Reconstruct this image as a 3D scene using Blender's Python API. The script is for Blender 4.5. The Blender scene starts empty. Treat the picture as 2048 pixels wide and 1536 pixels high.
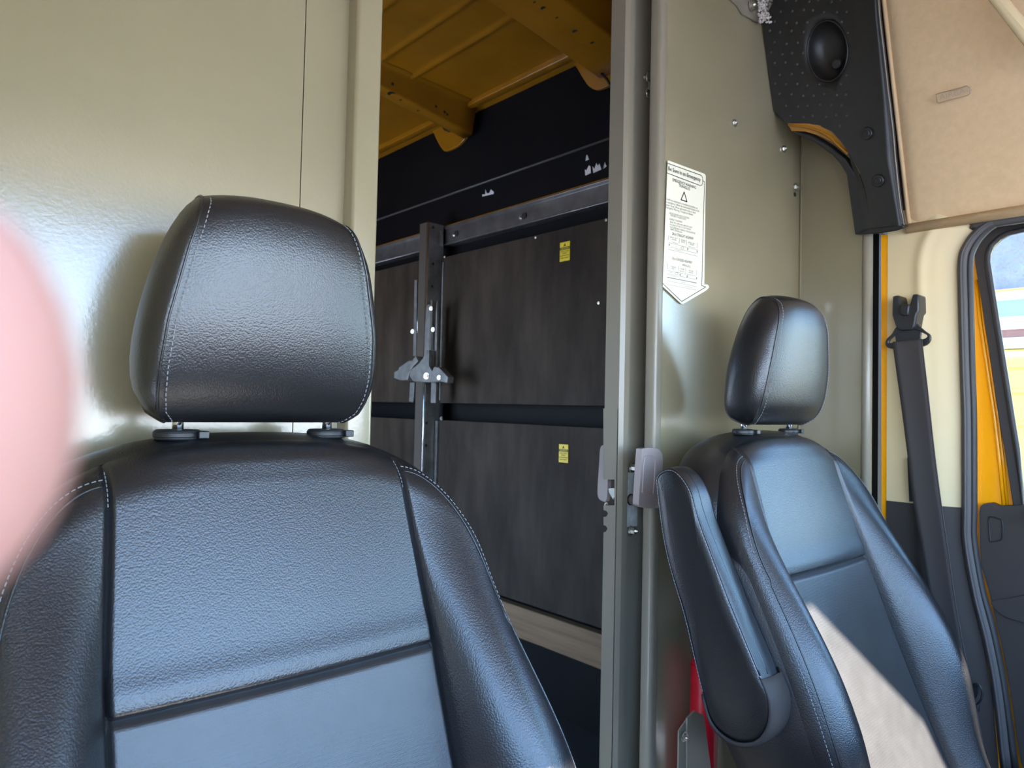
import bpy, bmesh, math, random
from mathutils import Vector, Matrix
random.seed(4)
C = bpy.context.scene.collection
S = bpy.context.scene
ZC = 1.12                      # height of the lens above the cab floor; shapes below are written with z measured from the lens
F = 1420.0                     # focal length in pixels of a 2048 wide frame

# ------------------------------------------------------------------ camera, sky, sun, exposure
Yv = Vector((-1254, -17, -1420)).normalized()
Zv = Vector((.0221, 1, 0)); Zv.z = -(Zv.x*Yv.x+Zv.y*Yv.y)/Yv.z; Zv.normalize()
Xv = Yv.cross(Zv)
M3 = Matrix((Xv, Yv, Zv))
cam = bpy.data.cameras.new('camera'); cam_o = bpy.data.objects.new('camera', cam); C.objects.link(cam_o)
cam.sensor_fit = 'HORIZONTAL'; cam.sensor_width = 36; cam.lens = F/2048*36
cam.clip_start = .003; cam.clip_end = 200
cam.dof.use_dof = True; cam.dof.focus_distance = 1.05; cam.dof.aperture_fstop = 9.5
cam_o.matrix_world = Matrix.Translation((0, 0, ZC)) @ M3.to_4x4()
S.camera = cam_o
S.view_settings.view_transform = 'Standard'; S.view_settings.look = 'None'
S.view_settings.gamma = 1; S.view_settings.use_curve_mapping = False
S.view_settings.exposure = 1.65
W = bpy.data.worlds.new('sky'); S.world = W; W.use_nodes = True
wn = W.node_tree; bgn = wn.nodes['Background']
tcw = wn.nodes.new('ShaderNodeTexCoord'); sep = wn.nodes.new('ShaderNodeSeparateXYZ'); rmp = wn.nodes.new('ShaderNodeValToRGB')   # clear sky, paler towards the horizon
wn.links.new(tcw.outputs['Generated'], sep.inputs[0]); wn.links.new(sep.outputs['Z'], rmp.inputs[0]); wn.links.new(rmp.outputs[0], bgn.inputs[0])
el = rmp.color_ramp.elements; el[0].position = 0; el[0].color = (.78, .90, 1, 1); el[1].position = 1; el[1].color = (.14, .30, .75, 1)
e = el.new(.22); e.color = (.33, .60, 1, 1)
bgn.inputs[1].default_value = 4.6
SUN_D = Vector((-.2, 1, -.68)).normalized()
sl = bpy.data.lights.new('sun', 'SUN'); sl.energy = 15; sl.angle = math.radians(.7); sl.color = (1, .93, .83)
so = bpy.data.objects.new('sun', sl); C.objects.link(so); so.location = (0, -6, 6)
so.rotation_euler = SUN_D.to_track_quat('-Z', 'Y').to_euler()

# ------------------------------------------------------------------ helpers
def ray(px, py): return M3 @ Vector((px-1024, 768-py, -F))
def onX(px, py, x): r = ray(px, py); return r*(x/r.x)
def onY(px, py, y): r = ray(px, py); return r*(y/r.y)
def onP(px, py, p, n):
    r = ray(px, py); n = Vector(n); return r*(Vector(p).dot(n)/r.dot(n))
WO = {}
def tag(o, label=None, cat=None, group=None, kind=None):
    if label: o['label'] = label
    if cat: o['category'] = cat
    if group: o['group'] = group
    if kind: o['kind'] = kind
    return o
def empty(name, loc, label=None, cat=None, group=None, kind=None):
    o = bpy.data.objects.new(name, None); o.empty_display_size = .05; C.objects.link(o)
    o.location = Vector(loc)+Vector((0, 0, ZC)); WO[o.name] = Vector(loc)
    return tag(o, label, cat, group, kind)
def link_mesh(name, me, mat, parent=None, smooth=False, bevel=0, seg=2, subsurf=0, org=None):
    if parent is not None: org = WO[parent.name]
    elif org is None:
        vs = [v.co for v in me.vertices]
        org = Vector(((min(v.x for v in vs)+max(v.x for v in vs))/2, (min(v.y for v in vs)+max(v.y for v in vs))/2, min(v.z for v in vs)))
    me.transform(Matrix.Translation(-org))
    o = bpy.data.objects.new(name, me); C.objects.link(o)
    if parent is not None: o.parent = parent
    else: o.location = org+Vector((0, 0, ZC))
    WO[o.name] = org
    if mat: me.materials.append(mat)
    if smooth:
        for p in me.polygons: p.use_smooth = True
    if bevel:
        b = o.modifiers.new('bevel', 'BEVEL'); b.width = bevel; b.segments = seg; b.limit_method = 'ANGLE'; b.angle_limit = math.radians(35)
        b.harden_normals = False
        for p in me.polygons: p.use_smooth = True
        me.set_sharp_from_angle(angle=math.radians(50)) if not smooth else None
    if subsurf:
        s = o.modifiers.new('sub', 'SUBSURF'); s.levels = subsurf; s.render_levels = subsurf
    return o
def from_bm(name, bm, mat, parent=None, recalc=True, **k):
    if recalc: bmesh.ops.recalc_face_normals(bm, faces=bm.faces)
    me = bpy.data.meshes.new(name); bm.to_mesh(me); bm.free()
    return link_mesh(name, me, mat, parent, **k)
def badd_box(bm, a, b):
    vs = [bm.verts.new((x, y, z)) for x in (a[0], b[0]) for y in (a[1], b[1]) for z in (a[2], b[2])]
    for f in ((0,1,3,2),(4,6,7,5),(0,4,5,1),(2,3,7,6),(0,2,6,4),(1,5,7,3)): bm.faces.new([vs[i] for i in f])
def box(name, a, b, mat, parent=None, bevel=0, **k):
    bm = bmesh.new(); badd_box(bm, a, b)
    return from_bm(name, bm, mat, parent, bevel=bevel, **k)
def badd_prism(bm, pts, off):
    off = Vector(off); n = len(pts)
    a = [bm.verts.new(p) for p in pts]; b = [bm.verts.new(Vector(p)+off) for p in pts]
    bm.faces.new(a); bm.faces.new(b[::-1])
    for i in range(n): bm.faces.new((a[i], b[i], b[(i+1) % n], a[(i+1) % n]))
def prism(name, pts, off, mat, parent=None, **k):
    bm = bmesh.new(); badd_prism(bm, pts, off)
    bm.normal_update()
    bmesh.ops.triangulate(bm, faces=[f for f in bm.faces if len(f.verts) > 4])
    return from_bm(name, bm, mat, parent, **k)
def badd_tube(bm, pts, r, n=8, closed=False, flat=None):
    pts = [Vector(p) for p in pts]; m = len(pts); rings = []
    up = None
    for i, p in enumerate(pts):
        t = (pts[(i+1) % m]-pts[i-1]) if closed else (pts[min(i+1, m-1)]-pts[max(i-1, 0)])
        t.normalize()
        if up is None:
            up = t.orthogonal().normalized() if flat is None else Vector(flat)
        if flat is not None: up = Vector(flat)
        u = (up-t*up.dot(t)).normalized(); w = t.cross(u); up = u
        rr = r[i] if isinstance(r, (list, tuple)) and not isinstance(r[0], (list, tuple)) and len(r) == m else r
        ra, rb = (rr if isinstance(rr, tuple) else (rr, rr))
        rings.append([bm.verts.new(p+u*ra*math.cos(2*math.pi*k/n)+w*rb*math.sin(2*math.pi*k/n)) for k in range(n)])
    for i in range(m if closed else m-1):
        A, B = rings[i], rings[(i+1) % m]
        for k in range(n): bm.faces.new((A[k], A[(k+1) % n], B[(k+1) % n], B[k]))
    if not closed: bm.faces.new(rings[0][::-1]); bm.faces.new(rings[-1])
def tube(name, pts, r, mat, parent=None, n=8, closed=False, flat=None, **k):
    bm = bmesh.new(); badd_tube(bm, pts, r, n, closed, flat); k.setdefault('smooth', True)
    return from_bm(name, bm, mat, parent, **k)
def spline(pts, n=8, closed=False):
    pts = [Vector(p) for p in pts]; out = []; m = len(pts)
    rng = range(m) if closed else range(m-1)
    for i in rng:
        p0 = pts[(i-1) % m] if closed or i > 0 else pts[0]*2-pts[1]
        p1 = pts[i]; p2 = pts[(i+1) % m]
        p3 = pts[(i+2) % m] if closed or i+2 < m else pts[-1]*2-pts[-2]
        for k in range(n):
            t = k/n
            out.append(.5*((2*p1)+(p2-p0)*t+(2*p0-5*p1+4*p2-p3)*t*t+(3*p1-p0-3*p2+p3)*t**3))
    if not closed: out.append(pts[-1])
    return out
def badd_cyl(bm, c, axis, r, h, n=16, r2=None):
    c = Vector(c); a = Vector(axis).normalized(); u = a.orthogonal().normalized(); w = a.cross(u); r2 = r if r2 is None else r2
    A = [bm.verts.new(c+(u*math.cos(2*math.pi*k/n)+w*math.sin(2*math.pi*k/n))*r) for k in range(n)]
    B = [bm.verts.new(c+a*h+(u*math.cos(2*math.pi*k/n)+w*math.sin(2*math.pi*k/n))*r2) for k in range(n)]
    bm.faces.new(A[::-1]); bm.faces.new(B)
    for k in range(n): bm.faces.new((A[k], A[(k+1) % n], B[(k+1) % n], B[k]))
def cyl(name, c, axis, r, h, mat, parent=None, n=20, r2=None, **k):
    bm = bmesh.new(); badd_cyl(bm, c, axis, r, h, n, r2)
    return from_bm(name, bm, mat, parent, **k)
def bolt(name, c, axis, r, mat, parent, h=None):
    """hex nut with a washer and a domed stud end"""
    h = h or r*.9; a = Vector(axis).normalized(); c = Vector(c); bm = bmesh.new()
    badd_cyl(bm, c, a, r*1.45, h*.22, 16); badd_cyl(bm, c+a*h*.2, a, r, h*.75, 6); badd_cyl(bm, c+a*h*.9, a, r*.55, h*.6, 10, r*.3)
    return from_bm(name, bm, mat, parent)
def grid(name, fn, nu, nv, mat, parent=None, smooth=True, **k):
    bm = bmesh.new(); V = [[bm.verts.new(fn(i/nu, j/nv)) for i in range(nu+1)] for j in range(nv+1)]
    for j in range(nv):
        for i in range(nu): bm.faces.new((V[j][i], V[j][i+1], V[j+1][i+1], V[j+1][i]))
    return from_bm(name, bm, mat, parent, smooth=smooth, **k)
def ring(name, A, B, off, mat, parent=None, **k):
    """flat ring between two loops of equal count, given depth"""
    off = Vector(off); n = len(A); bm = bmesh.new()
    a = [bm.verts.new(p) for p in A]; b = [bm.verts.new(p) for p in B]
    a2 = [bm.verts.new(Vector(p)+off) for p in A]; b2 = [bm.verts.new(Vector(p)+off) for p in B]
    for i in range(n):
        j = (i+1) % n
        bm.faces.new((a[i], a[j], b[j], b[i])); bm.faces.new((a2[i], b2[i], b2[j], a2[j]))
        bm.faces.new((a[i], a2[i], a2[j], a[j])); bm.faces.new((b[i], b[j], b2[j], b2[i]))
    return from_bm(name, bm, mat, parent, **k)
def text_mesh(txt, size, align='LEFT', bold=0):
    cu = bpy.data.curves.new('t', 'FONT'); cu.body = txt; cu.size = size; cu.align_x = align; cu.resolution_u = 2; cu.offset = bold
    ob = bpy.data.objects.new('t', cu); C.objects.link(ob)
    dg = bpy.context.evaluated_depsgraph_get(); me = bpy.data.meshes.new_from_object(ob.evaluated_get(dg))
    bpy.data.objects.remove(ob); bpy.data.curves.remove(cu)
    return me
def texts(name, items, org, U, V, mat, parent, squeeze=1):
    """items: (text, x, y, size, align, bold) on the plane org + x*U - y*V (V points down)"""
    N = U.cross(V).normalized(); bm = bmesh.new()
    for (t, x, y, s, al, bo) in items:
        me = text_mesh(t, s, al, bo)
        m = Matrix((( U.x*squeeze, -V.x, -N.x, 0), (U.y*squeeze, -V.y, -N.y, 0), (U.z*squeeze, -V.z, -N.z, 0), (0, 0, 0, 1)))
        me.transform(Matrix.Translation(org+U*x+V*y) @ m); bm.from_mesh(me); bpy.data.meshes.remove(me)
    return from_bm(name, bm, mat, parent, recalc=False)

# ------------------------------------------------------------------ materials
def mat(name, col, rough=.5, metal=0, spec=.5, bump=0, bscale=50, btype='noise', var=0, vscale=3, coat=0, bdist=.002, stretch=None, detail=4, col2=None):
    m = bpy.data.materials.new(name); m.use_nodes = True; nt = m.node_tree; b = nt.nodes['Principled BSDF']
    b.inputs['Base Color'].default_value = (*col, 1); b.inputs['Roughness'].default_value = rough
    b.inputs['Metallic'].default_value = metal; b.inputs['Specular IOR Level'].default_value = spec; b.inputs['Coat Weight'].default_value = coat; b.inputs['Coat Roughness'].default_value = .17
    tc = nt.nodes.new('ShaderNodeTexCoord'); src = tc.outputs['Object']
    if stretch:
        mp = nt.nodes.new('ShaderNodeMapping'); mp.inputs['Scale'].default_value = stretch; nt.links.new(src, mp.inputs[0]); src2 = mp.outputs[0]
    else: src2 = src
    if var:
        n = nt.nodes.new('ShaderNodeTexNoise'); n.inputs['Scale'].default_value = vscale; n.inputs['Detail'].default_value = 6; n.inputs['Roughness'].default_value = .6
        nt.links.new(src2, n.inputs['Vector'])
        r = nt.nodes.new('ShaderNodeValToRGB'); r.color_ramp.elements[0].position = .35; r.color_ramp.elements[1].position = .68
        c2 = col2 or tuple(min(1, c*(1+var)) for c in col); c1 = tuple(c*(1-var*.6) for c in col) if not col2 else col
        r.color_ramp.elements[0].color = (*c1, 1); r.color_ramp.elements[1].color = (*c2, 1)
        nt.links.new(n.outputs['Fac'], r.inputs[0]); nt.links.new(r.outputs[0], b.inputs['Base Color'])
    if bump:
        if btype == 'noise':
            t = nt.nodes.new('ShaderNodeTexNoise'); t.inputs['Scale'].default_value = bscale; t.inputs['Detail'].default_value = detail; o = t.outputs['Fac']
        elif btype == 'weave':
            t = nt.nodes.new('ShaderNodeTexVoronoi'); t.inputs['Scale'].default_value = bscale; t.inputs['Randomness'].default_value = .45; o = t.outputs['Distance']
        else:
            t = nt.nodes.new('ShaderNodeTexVoronoi'); t.inputs['Scale'].default_value = bscale; t.feature = 'F1'; o = t.outputs['Distance']
        nt.links.new(src, t.inputs['Vector'])
        bp = nt.nodes.new('ShaderNodeBump'); bp.inputs['Strength'].default_value = bump; bp.inputs['Distance'].default_value = bdist
        if btype == 'grain': bp.invert = True
        nt.links.new(o, bp.inputs['Height']); nt.links.new(bp.outputs[0], b.inputs['Normal']); nt.links.new(bp.outputs[0], b.inputs['Coat Normal'])
    return m
M = {}
M['leather'] = mat('black_grained_leather', (.009, .009, .0105), .34, spec=.78, bump=.36, bscale=480, btype='grain', bdist=.0006, var=.15, vscale=6)
M['woven'] = mat('black_woven_leather', (.022, .022, .023), .42, spec=.85, bump=.35, bscale=520, btype='weave', bdist=.0006, var=.35, vscale=14)
M['thread'] = mat('pale_thread', (.24, .24, .25), .6)
M['black_plastic'] = mat('black_plastic', (.018, .018, .02), .38, bump=.15, bscale=600, bdist=.0003)
M['foam'] = mat('black_moulded_foam', (.012, .011, .010), .42, bump=.5, bscale=500, bdist=.0005, var=.3, vscale=40)
M['chrome'] = mat('chrome', (.8, .8, .8), .12, metal=1)
M['zinc'] = mat('zinc_bolt', (.72, .72, .66), .28, metal=1)
M['galv'] = mat('galvanised_steel', (.26, .26, .255), .42, metal=.6, bump=.1, bscale=60, var=.35, vscale=20)
M['paint'] = mat('grey_green_bulkhead_paint', (.275, .235, .145), .2, spec=.6, coat=1, bump=.17, bscale=260, bdist=.0006, detail=2, var=.06, vscale=3)
M['paint2'] = mat('grey_painted_steel', (.25, .22, .165), .28, spec=.5, bump=.12, bscale=160, bdist=.0005, detail=2, var=.05, vscale=5)
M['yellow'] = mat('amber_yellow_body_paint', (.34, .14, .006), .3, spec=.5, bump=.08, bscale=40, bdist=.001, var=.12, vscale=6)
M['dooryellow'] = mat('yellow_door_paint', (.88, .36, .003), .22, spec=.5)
M['liner'] = mat('scuffed_black_liner', (.003, .003, .004), .6, spec=.15, var=.6, vscale=2.2, col2=(.007, .0065, .0075), bump=.1, bscale=8, bdist=.004)
M['ply'] = mat('dark_brown_film_faced_board', (.023, .0155, .010), .62, spec=.2, var=.5, vscale=2.6, stretch=(1, 3.2, 1), col2=(.058, .043, .031), bump=.15, bscale=90, bdist=.0008)
M['scuff'] = mat('pale_scuff', (.17, .14, .115), .6)
M['railsteel'] = mat('dull_steel_rail', (.16, .15, .14), .42, metal=.7, var=.3, vscale=12)
M['wood'] = mat('bare_pine', (.22, .125, .06), .6, var=.4, vscale=4, stretch=(1, .4, 9), bump=.1, bscale=50)
M['beige'] = mat('beige_headliner_cloth', (.70, .49, .28), .9, spec=.15, bump=.35, bscale=700, bdist=.0008, var=.05, vscale=60)
M['trimbeige'] = mat('light_beige_plastic', (.70, .55, .31), .5, bump=.12, bscale=800, bdist=.0003)
M['trimgrey'] = mat('charcoal_trim_plastic', (.05, .042, .038), .6, spec=.25, bump=.2, bscale=900, bdist=.0003)
M['rubber'] = mat('grey_black_rubber_seal', (.085, .075, .072), .5, spec=.35, bump=.15, bscale=500, bdist=.0005)
M['blackrub'] = mat('black_frame', (.03, .026, .025), .55, bump=.1, bscale=500, bdist=.0003)
M['belt'] = mat('black_belt_webbing', (.062, .054, .052), .7, spec=.2, bump=.5, bscale=900, bdist=.0005, stretch=(1, 1, 1))
M['lever'] = mat('taupe_lever_plastic', (.38, .32, .30), .34)
M['label'] = mat('cream_label', (.84, .79, .62), .4)
M['ink'] = mat('black_ink', (.02, .02, .02), .5)
M['inkgrey'] = mat('grey_ink', (.16, .15, .13), .5)
M['caution'] = mat('caution_yellow', (.95, .72, .02), .45)
M['cautionband'] = mat('dark_olive_band', (.12, .09, .004), .5)
M['white'] = mat('torn_white_paper', (.8, .78, .76), .8)
M['red'] = mat('red_enamel', (.55, .01, .025), .35)
M['blue'] = mat('blue_plug', (.01, .03, .16), .4)
M['skin'] = mat('skin', (.50, .25, .20), .5)
M['skin'].node_tree.nodes['Principled BSDF'].inputs['Subsurface Weight'].default_value = .3
M['skin'].node_tree.nodes['Principled BSDF'].inputs['Subsurface Radius'].default_value = (.01, .003, .002)
M['concrete'] = mat('pale_concrete', (.5, .48, .45), .9, bump=.2, bscale=20, var=.15, vscale=2)
M['stucco'] = mat('lilac_grey_rough_stucco', (.14, .125, .23), .95, bump=1, bscale=9, bdist=.08, var=.15, vscale=4)
M['facade'] = mat('white_fascia', (.75, .77, .8), .6)
M['orange'] = mat('orange_trim', (.5, .2, .02), .5)
M['brick'] = mat('red_brown_band', (.14, .05, .035), .7)
M['vanyellow'] = mat('bright_yellow_van_paint', (.62, .46, .09), .4)
M['bluewin'] = mat('blue_window', (.12, .22, .28), .1)
M['floor'] = mat('black_cab_mat', (.03, .03, .03), .7, bump=.3, bscale=80)
M['dash'] = mat('dark_dash_plastic', (.05, .05, .055), .6, bump=.2, bscale=300)
gm = bpy.data.materials.new('window_glass'); gm.use_nodes = True; nt = gm.node_tree; nt.nodes.clear()
out = nt.nodes.new('ShaderNodeOutputMaterial'); tr = nt.nodes.new('ShaderNodeBsdfTransparent'); gl = nt.nodes.new('ShaderNodeBsdfGlossy'); mx = nt.nodes.new('ShaderNodeMixShader'); fr = nt.nodes.new('ShaderNodeFresnel')
tr.inputs[0].default_value = (.9, .95, .93, 1); gl.inputs['Roughness'].default_value = .02; fr.inputs[0].default_value = 1.35
nt.links.new(fr.outputs[0], mx.inputs[0]); nt.links.new(tr.outputs[0], mx.inputs[1]); nt.links.new(gl.outputs[0], mx.inputs[2]); nt.links.new(mx.outputs[0], out.inputs[0])
M['glass'] = gm

# ------------------------------------------------------------------ large structure: cab shell
FL = -1.12; TOP = 1.28
tag(box('ground', (-40, -40, FL-.75), (60, 40, FL-.7), M['concrete']), 'pale concrete yard outside the van', None, kind='structure')
tag(box('floor_cab', (-.12, -1.3, FL-.06), (1.98, 1.0, FL), M['floor']), kind='structure')
tag(box('ceiling_cab', (-.1, -.9, TOP), (1.95, .96, TOP+.04), M['beige']), kind='structure')
tag(box('trim_1', (-.08, -.88, .69), (1.86, -.25, .75), M['beige'], bevel=.02), kind='structure')          # storage shelf over the windscreen
tag(box('sun_blocker_1', (-.08, -.905, .59), (1.53, -.89, .695), M['beige']), kind='structure')  # unseen strip added to keep sun off the passenger seat and armrest
tag(box('wall_right_pillar', (-.12, .2, -.22), (-.07, 1.0, .7), M['trimbeige']), kind='structure')  # near pillar, out of view, widened to cut side light on the headrest
tag(box('sun_blocker_2', (1.18, -.925, .36), (1.50, -.905, .60), M['beige'], bevel=.008), kind='structure')  # unseen box added to shade the armrest and inboard bolster from the sun
tag(box('wall_right_door', (-.12, -.9, FL), (-.07, .62, -.22), M['trimgrey']), kind='structure')
tag(box('wall_front', (-.1, -.92, .69), (1.95, -.88, TOP), M['beige']), kind='structure')
tag(box('wall_right_cab', (-.12, -.9, .44), (-.08, 1.0, TOP), M['beige']), kind='structure')                # body side over the near door
# dashboard
bm = bmesh.new(); badd_prism(bm, [(-.08, -1.3, -.22), (-.08, -.95, -.16), (-.08, -.62, -.24), (-.08, -.5, -.42), (-.08, -.66, -.62), (-.08, -1.3, -.75)], (2.02, 0, 0))
dash = from_bm('dashboard', bm, M['dash'], bevel=.03); tag(dash, 'dark plastic dashboard across the front of the cab', 'dashboard')
box('firewall', (-.08, -1.3, FL), (1.94, -1.1, -.7), M['dash'], dash)
# windscreen pillars; the far one, unseen, is shaped to cut the sun on the driver seat
def pillar(name, a, b, r, par=None): return tube(name, [a, b], r, M['trimbeige'], par, n=10)
tag(pillar('trim_2', (-.08, -1.32, -.25), (-.08, -.84, .70), .045), kind='structure')
tag(prism('sun_shaping_pillar', [(1.45, -.72, .70), (1.99, -.72, .70), (1.99, -.8, .60), (1.915, -.95, .46), (1.915, -1.3, -.25), (1.89, -1.3, -.25), (1.885, -1.1, .2), (1.854, -1.0, .434), (1.548, -.72, .571)], (0, -.05, .03), M['trimbeige']), kind='structure')

# far body side, behind the driver seat: beige B pillar trim over charcoal lower trim
seal_out_px = [(2048, 430), (1994, 436), (1956, 458), (1928, 491), (1917.5, 524), (1919, 611), (1923, 748), (1926, 838), (1926.6, 1012), (1928, 1086), (1948.6, 1198), (1973, 1298), (1990, 1397), (2002, 1536)]
seal_in_px = [(2048, 441), (1996, 449), (1968, 470), (1950, 497), (1943, 529), (1944, 611), (1947, 748), (1950, 838), (1950.6, 1012), (1950.6, 1080), (1965, 1172), (1986, 1250), (2010, 1370), (2034, 1536)]
XS = 1.87
so_ = [onX(a, b, XS) for a, b in seal_out_px]; si_ = [onX(a, b, XS) for a, b in seal_in_px]
def interp(tab, v):
    tab = sorted(tab)
    if v <= tab[0][0]: return tab[0][1]
    for (a, b), (c, d) in zip(tab, tab[1:]):
        if v <= c: return b+(d-b)*(v-a)/(c-a)
    return tab[-1][1]
sealtab = [(p.z, p.y) for p in so_]
def bp_fn(z0, z1, dx=0):
    def fn(u, v):
        z = z0+(z1-z0)*v; yf = interp(sealtab, z)+.004; yb = .700
        y = yb+(yf-yb)*u
        x = 1.85+dx
        if u > .55: x += .022*((u-.55)/.45)**1.6
        x -= .006*math.exp(-((u-.5)/.08)**2)
        return Vector((x, y, z))
    return fn
ZS = onX(1850, 1010, 1.85).z
bpil = empty('trim_4', (1.87, .62, FL), kind='structure')
grid('upper_trim', bp_fn(ZS, .50), 24, 30, M['trimbeige'], bpil)
grid('lower_trim', bp_fn(FL, ZS+.001, -.0015), 24, 30, M['trimgrey'], bpil)
# yellow body flange edge between bulkhead return and trim
prism('body_flange', [onX(1762, 470, 1.852), onX(1780, 470, 1.852), onX(1785, 1200, 1.852), onX(1764, 1200, 1.852)], (.03, 0, 0), M['dooryellow'], bpil)
prism('belt_slot', [onX(1815, 915, 1.846), onX(1832, 915, 1.846), onX(1834, 1003, 1.846), onX(1819, 1003, 1.846)], (-.002, 0, 0), M['black_plastic'], bpil)

# headliner over the far door: leans inward as it rises
HP, HN = Vector((1.85, 0, .456)), Vector((1, 0, .33)).normalized()
def head(px, py, off=0): return onP(px, py, HP-HN*off, HN)
hl = empty('ceiling_headliner', (1.8, .3, .45), kind='structure')
def hl_fn(u, v):
    y = .655-1.5*u; z = .445+.85*v
    x = 1.85-.33*(z-.456)
    if v < .04: x += .02*(1-v/.04)**2
    if u < .02: x += .012*(1-u/.02)**2
    x -= .02*math.exp(-((v-.45)/.2)**2)*min(1, u*4)
    return Vector((x, y, z))
grid('headliner_cloth', hl_fn, 120, 80, M['beige'], hl)
tube('headliner_edge', [Vector((1.845, .655, .452)), Vector((1.845, -.6, .452))], .012, M['beige'], hl)
tube('headliner_edge', [Vector((1.855, .652, .456)), Vector((1.60, .652, 1.24))], .005, M['beige'], hl)
prism('fold', [head(1965, -20, .06), head(2005, -20, .06), head(2090, 80, .06), head(2090, 140, .06)], -HN*.03, M['trimbeige'], hl, bevel=.01)
# embossed tag on the headliner; shade of its relief is put into darker beige
tg = [(1872, 189), (1934, 171.5), (1939, 175), (1940, 187), (1936, 190), (1877, 206), (1874, 204)]
tube('tag_outline', [head(a, b, .018) for a, b in tg], .0011, mat('beige_crease_shade', (.36, .29, .21), .9), hl, n=6, closed=True)
tube('tag_outline', [head(1906+(a-1906)*.94, 188.5+(b-188.5)*.76, .018) for a, b in tg], .0007, M['beige'], hl, n=6, closed=True)
o0 = head(1879, 200, .0195); U = (head(1934, 185, .0195)-o0).normalized(); V = (head(1880, 206, .0195)-o0); V = (V-U*V.dot(U)).normalized()
texts('embossed_text', [('AIRBAG', 0, 0, .016, 'LEFT', 0)], o0, U, V, mat('beige_emboss_shade', (.47, .39, .3), .9), hl, squeeze=1.15)

# ------------------------------------------------------------------ bulkhead, near part
wl = empty('wall_rear_left', (.2, .97, FL), kind='structure')
box('wall_panel', (-.08, .968, FL), (.4375, .975, TOP), M['paint'], wl)
box('wall_panel', (.4395, .969, FL), (.512, .976, TOP), M['paint'], wl)
box('backing', (-.08, .977, FL), (.50, .99, TOP), M['paint2'], wl)
bm = bmesh.new(); badd_prism(bm, [(.508, .99, FL), (.508, .945, FL), (.512, .941, FL), (.548, .941, FL), (.552, .945, FL), (.552, 1.01, FL), (.546, 1.01, FL), (.546, .99, FL)], (0, 0, TOP-FL))
from_bm('post', bm, M['paint'], wl, bevel=.002)
bolt('bolt', onY(636, 446, .966), (0, -1, 0), .006, M['zinc'], wl)
# ------------------------------------------------------------------ bulkhead, far part
wr = empty('wall_rear_right', (1.5, .95, FL), kind='structure')
box('backing', (1.235, .936, FL), (1.88, .95, TOP), M['paint'], wr)
edge = [(1590, -40), (1590, 262), (1586, 400), (1580, 555), (1562, 582), (1561, 720), (1556, 1100), (1550, 1500)]
P = [Vector((1.244, .930, TOP)), Vector((1.244, .930, FL))]+[Vector((onY(a, b, .93).x, .93, onY(a, b, .93).z)) for a, b in edge[::-1]]
P[-1].z = TOP
P.insert(2, Vector((P[2].x, .93, FL)))
prism('wall_panel', P, (0, .004, 0), M['paint'], wr)
bm = bmesh.new(); badd_prism(bm, [(1.226, .953, FL), (1.2205, .953, FL), (1.2205, .934, FL), (1.2245, .9275, FL), (1.231, .926, FL), (1.246, .9275, FL), (1.246, .936, FL), (1.228, .938, FL)], (0, 0, TOP-FL))
from_bm('flange', bm, M['paint2'], wr, bevel=.0025)
# return panel wrapping forward to the B pillar
a, b = Vector((1.868, .936, 0)), Vector((1.812, .735, 0))
n = Vector(((b-a).y, -(b-a).x, 0)).normalized()
bm = bmesh.new(); badd_prism(bm, [(a.x, a.y, FL), (b.x, b.y, FL), (b.x-n.x*.006, b.y-n.y*.006, FL), (a.x-n.x*.006, a.y-n.y*.006, FL)], (0, 0, TOP-FL))
from_bm('return_panel', bm, M['paint'], wr)
tube('rolled_edge', [(b.x+.006, b.y, FL), (b.x+.006, b.y, TOP)], .012, M['paint2'], wr, n=14)
tube('corner_bead', [(1.868, .932, FL), (1.868, .932, TOP)], .004, M['paint'], wr, n=8)
for px, py in ((1469, 246), (1568, 298), (1574, 606)): bolt('bolt', onY(px, py, .929), (0, -1, 0), .0065, M['zinc'], wr)
bolt('bolt', onY(1594, 374, .93), (-.5, -1, 0), .008, M['zinc'], wr)
cyl('hole', onY(1590, 389, .9345), (0, -1, 0), .006, .001, M['ink'], wr)
# ragged bracket, bolt and fluffy insulation at the top of the far bulkhead
prism('bracket', [onY(a, b, .925) for a, b in ((1440, -30), (1465, 3), (1476, 12), (1485, 28), (1515, 44), (1523, 28), (1516, -30))], (0, .003, 0), M['paint2'], wr)
bolt('bolt', onY(1503, 12, .922), (0, -1, 0), .009, M['zinc'], wr)
bm = bmesh.new()
for i in range(260):
    px = random.uniform(1516, 1552); py = random.uniform(-30, 46); p = onY(px, py, .90+random.uniform(0, .02))
    badd_cyl(bm, p, (random.uniform(-1, 1), -1, random.uniform(-1, 1)), .0035, .004, 5, .002)
tag(from_bm('insulation', bm, mat('fluffy_grey_insulation', (.5, .45, .4), .95, var=.7, vscale=200), wr), kind='stuff')
# grey lock plate low down by the floor side, with red cylinder behind armrest
pl = prism('stop_plate', [onY(a, b, .855) for a, b in ((1375, 1437), (1390, 1422), (1408, 1431), (1425, 1560), (1431, 1700), (1374, 1700))], (0, .004, 0), M['paint2'], wr)
prism('angle_strip', [onY(a, b, .860) for a, b in ((1358, 1462), (1375, 1437), (1374, 1700), (1354, 1700))], (0, .003, 0), M['paint2'], wr)
bolt('bolt', onY(1368, 1473, .856), (0, -1, 0), .007, M['zinc'], wr)
rx = onY(1404, 1390, .885)
t = empty('fire_extinguisher', (rx.x+.03, .885, rx.z-.25), 'red metal cylinder glimpsed as a sliver behind the raised armrest of the driver seat', 'extinguisher')
bm = bmesh.new(); cx, cy = onY(1392.5, 1390, .895).x+.03, .895
badd_cyl(bm, (cx, cy, rx.z-.25), (0, 0, 1), .03, .31, 28); badd_cyl(bm, (cx, cy, rx.z+.06), (0, 0, 1), .03, .03, 28, .012)
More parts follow.
